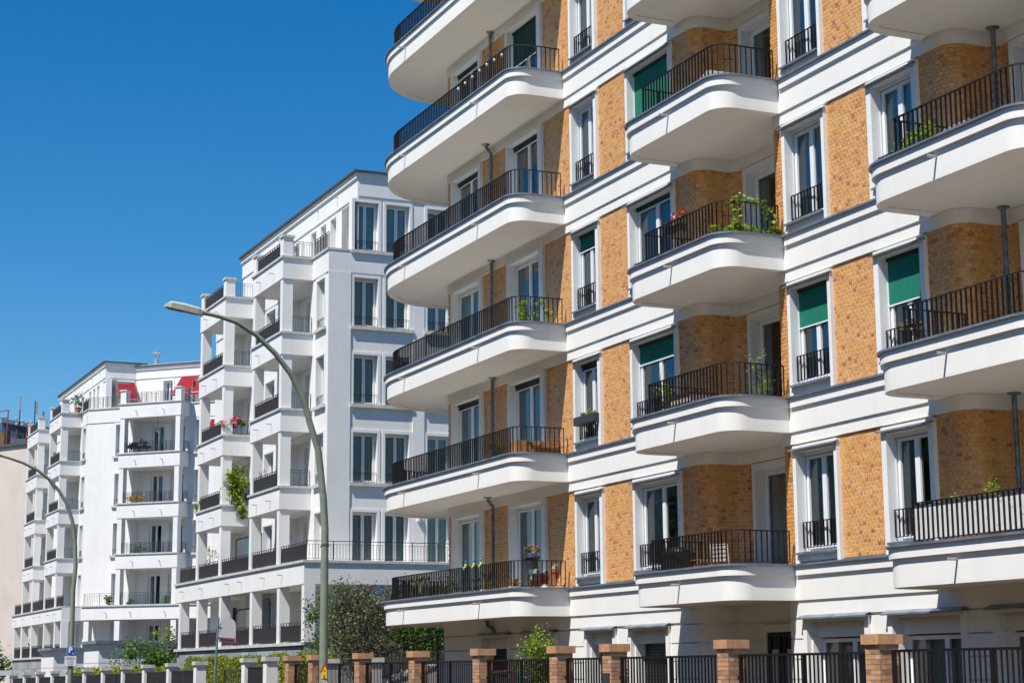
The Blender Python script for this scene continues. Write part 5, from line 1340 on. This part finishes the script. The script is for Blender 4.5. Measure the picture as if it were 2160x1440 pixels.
# face stickers to the camera side
def face_dir(x, y):
    v = Vector((0 - x, -19.4 - y, 0)).normalized(); return v
v = face_dir(-42, -5.5); u = Vector((0, 0, 1)).cross(v).normalized()
def poly_plate(name, m, parent, base, u, v, pts, off, th=.004):
    b = MB(); n = len(pts); F = [tuple(base + u * p[0] + Vector((0, 0, p[1])) + v * (off + th)) for p in pts]; K = [tuple(base + u * p[0] + Vector((0, 0, p[1])) + v * off) for p in pts]
    b.v = F + K; b.f = [tuple(range(n)), tuple(reversed(range(n, 2 * n)))] + [((i + 1) % n, i, n + i, n + (i + 1) % n) for i in range(n)]; b.r = [0] * len(b.f)
    return b.build(name, m, parent, recalc=True)
st_ = thing('birdhouse_sticker', 'yellow and red birdhouse sticker on the near lamp pole', 'sticker', (-42, -5.5, 0))
O = Vector((0, 0, 0))
poly_plate('sticker_wall', 'sticker_yellow', st_, O, u, v, [(-.055, 1.46), (.085, 1.46), (.085, 1.66), (.03, 1.80), (-.055, 1.64)], .118)
poly_plate('sticker_roof', 'sticker_red', st_, O, u, v, [(-.09, 1.60), (-.055, 1.60), (.03, 1.77), (.085, 1.63), (.1, 1.66), (.035, 1.84)], .124)
poly_plate('sticker_door', 'sticker_red', st_, O, u, v, [(.0, 1.46), (.04, 1.46), (.04, 1.54), (.0, 1.54)], .124)
poly_plate('sticker_hole', 'sticker_red', st_, O, u, v, [(.02 + .02 * cos(i), 1.65 + .02 * sin(i)) for i in [k * pi / 4 for k in range(8)]], .124)
pp = poly_plate('torn_poster', 'paper', None, Vector((-42, -5.5, 0)), u, v, [(-.09, 1.22), (.07, 1.20), (.10, 1.28), (.09, 1.42), (-.05, 1.44), (-.1, 1.38)], .118); tag(pp, 'torn grey paper poster glued below the birdhouse sticker', 'poster')
# parking sign on the far lamp
pk = thing('parking_sign', 'blue parking sign with white P above a white text plate on the far lamp', 'sign', (-74, -5.5, 0))
v = face_dir(-74, -5.5); u = Vector((0, 0, 1)).cross(v).normalized()
def plate(x0, x1, z0, z1, off, name, m): return poly_plate(name, m, pk, O, u, v, [(x0, z0), (x1, z0), (x1, z1), (x0, z1)], off)
plate(-.165, .145, 2.36, 2.70, .13, 'sign_border', 'sign_white'); plate(-.155, .135, 2.37, 2.69, .136, 'sign_panel', 'sign_blue')
plate(-.25, .22, 1.93, 2.33, .13, 'text_border', 'sign_grey'); plate(-.235, .205, 1.945, 2.315, .136, 'text_panel', 'sign_white')
def text(body, size, parent, base, u, v, x, z, off, m, name='lettering', bold=False):
    c = bpy.data.curves.new(name, 'FONT'); c.body = body; c.size = size; c.extrude = .002; c.align_x = 'CENTER'; c.align_y = 'CENTER'
    if bold: c.offset = size * .035
    o = bpy.data.objects.new(name, c); COL.objects.link(o)
    dg = bpy.context.evaluated_depsgraph_get(); me = bpy.data.meshes.new_from_object(o.evaluated_get(dg)); bpy.data.objects.remove(o)
    o = bpy.data.objects.new(name, me); COL.objects.link(o); me.materials.clear(); me.materials.append(MATS[m])
    M = Matrix((u, Vector((0, 0, 1)), v)).transposed().to_4x4(); M.translation = base + u * x + Vector((0, 0, z)) + v * off
    o.parent = parent; o.matrix_local = M; return o
text('P', .30, pk, O, u, v, -.03, 2.55, .142, 'sign_white', 'letter_P', True)
text('x', .09, pk, O, u, v, .075, 2.43, .142, 'sign_white', 'small_symbol', True)
for i, (s_, z) in enumerate((('mit Parkschein oder', 2.27), ('Bewohnerparkausweis', 2.225))): text(s_, .042, pk, O, u, v, -.015, z, .142, 'black_print')
for i, (s_, z) in enumerate((('für Zone', 2.14), ('Mo-Fr 9-20h', 2.07), ('Sa 9-18h', 2.0))): text(s_, .055, pk, O, u, v, -.015, z, .142, 'black_print')
plate(-.20, .17, 2.188, 2.193, .138, 'rule', 'black_print')
# bus stop style sign, seen from behind
bs = thing('stop_sign', 'rounded grey sign plate with pink strip on a thin leaning blue-grey pole', 'sign', (-51.95, -5.5, 0))
b = MB(); b.tube([(-.02, -.0, 0), (.0, 0, 1.5), (.06, .06, 3.2)], .036, 10); b.build('pole', 'sign_pole', bs, smooth=35)
v = face_dir(-52, -5.5); u = Vector((0, 0, 1)).cross(v).normalized()
def bp_(pts, off, m, name): return poly_plate(name, m, bs, Vector((.04, .04, 0)), u, v, pts, off)
arcp = [(.29 + .235 * cos(a), 2.96 + .235 * sin(a)) for a in [i * pi / 12 for i in range(13)]]
plate_pts = [(.03, 2.49), (.51, 2.46)] + arcp[:1] + arcp[1:]
bp_([(x + .0, z) for x, z in [(.05, 2.50), (.525, 2.47)] + arcp], .0, 'sign_grey', 'plate')
bp_([(.06, 2.505), (.505, 2.478), (.508, 2.60), (.06, 2.63)], .006, 'sign_pink', 'pink_strip'); bp_([(.10, 2.54), (.47, 2.515), (.47, 2.57), (.10, 2.595)], .012, 'dark_pot', 'strip_inner')
b = MB()
for z in (2.62, 2.92): b.tube([(.045, .045, z), tuple(Vector((.04, .04, z)) + u * .12)], .022, 6); b.tube([(.045, .045, z - .03), (.05, .05, z + .03)], .045, 8)
b.build('clamp', 'sign_pole', bs)
# notice board behind the fence
nb = thing('notice_board', 'notice board in a red-brown frame behind the fence in the front yard', 'notice board', (-39.6, -1.8, 0))
b = MB(); b.tube([(-.5, 0, 0), (-.5, 0, 1.62)], .05, 8); b.tube([(.55, 0, 0), (.55, 0, 1.72)], .05, 8); b.tube([(-.75, 0, 1.55), (.5, 0, 1.60)], .05, 8); b.build('frame', 'board_frame', nb)
b = MB(); b.box(-.4, .48, -.02, .02, .5, 1.45); b.build('board', 'sign_white', nb); b = MB(); b.box(-.4, .48, -.03, -.021, 1.15, 1.45); b.build('board_panel', 'dark_pot', nb)
# small street-name plate far left
sn = thing('street_sign', 'white street name plate low at the far left edge', 'sign', (-97.51, -4.5, 0))
b = MB(); b.tube([(0, .35, 0), (0, .35, 1.61)], .03, 8); b.build('pole', 'sign_pole', sn)
b = MB(); b.box(-.02, .02, -.42, .38, 1.58, 1.84); b.build('plate', 'sign_white', sn)
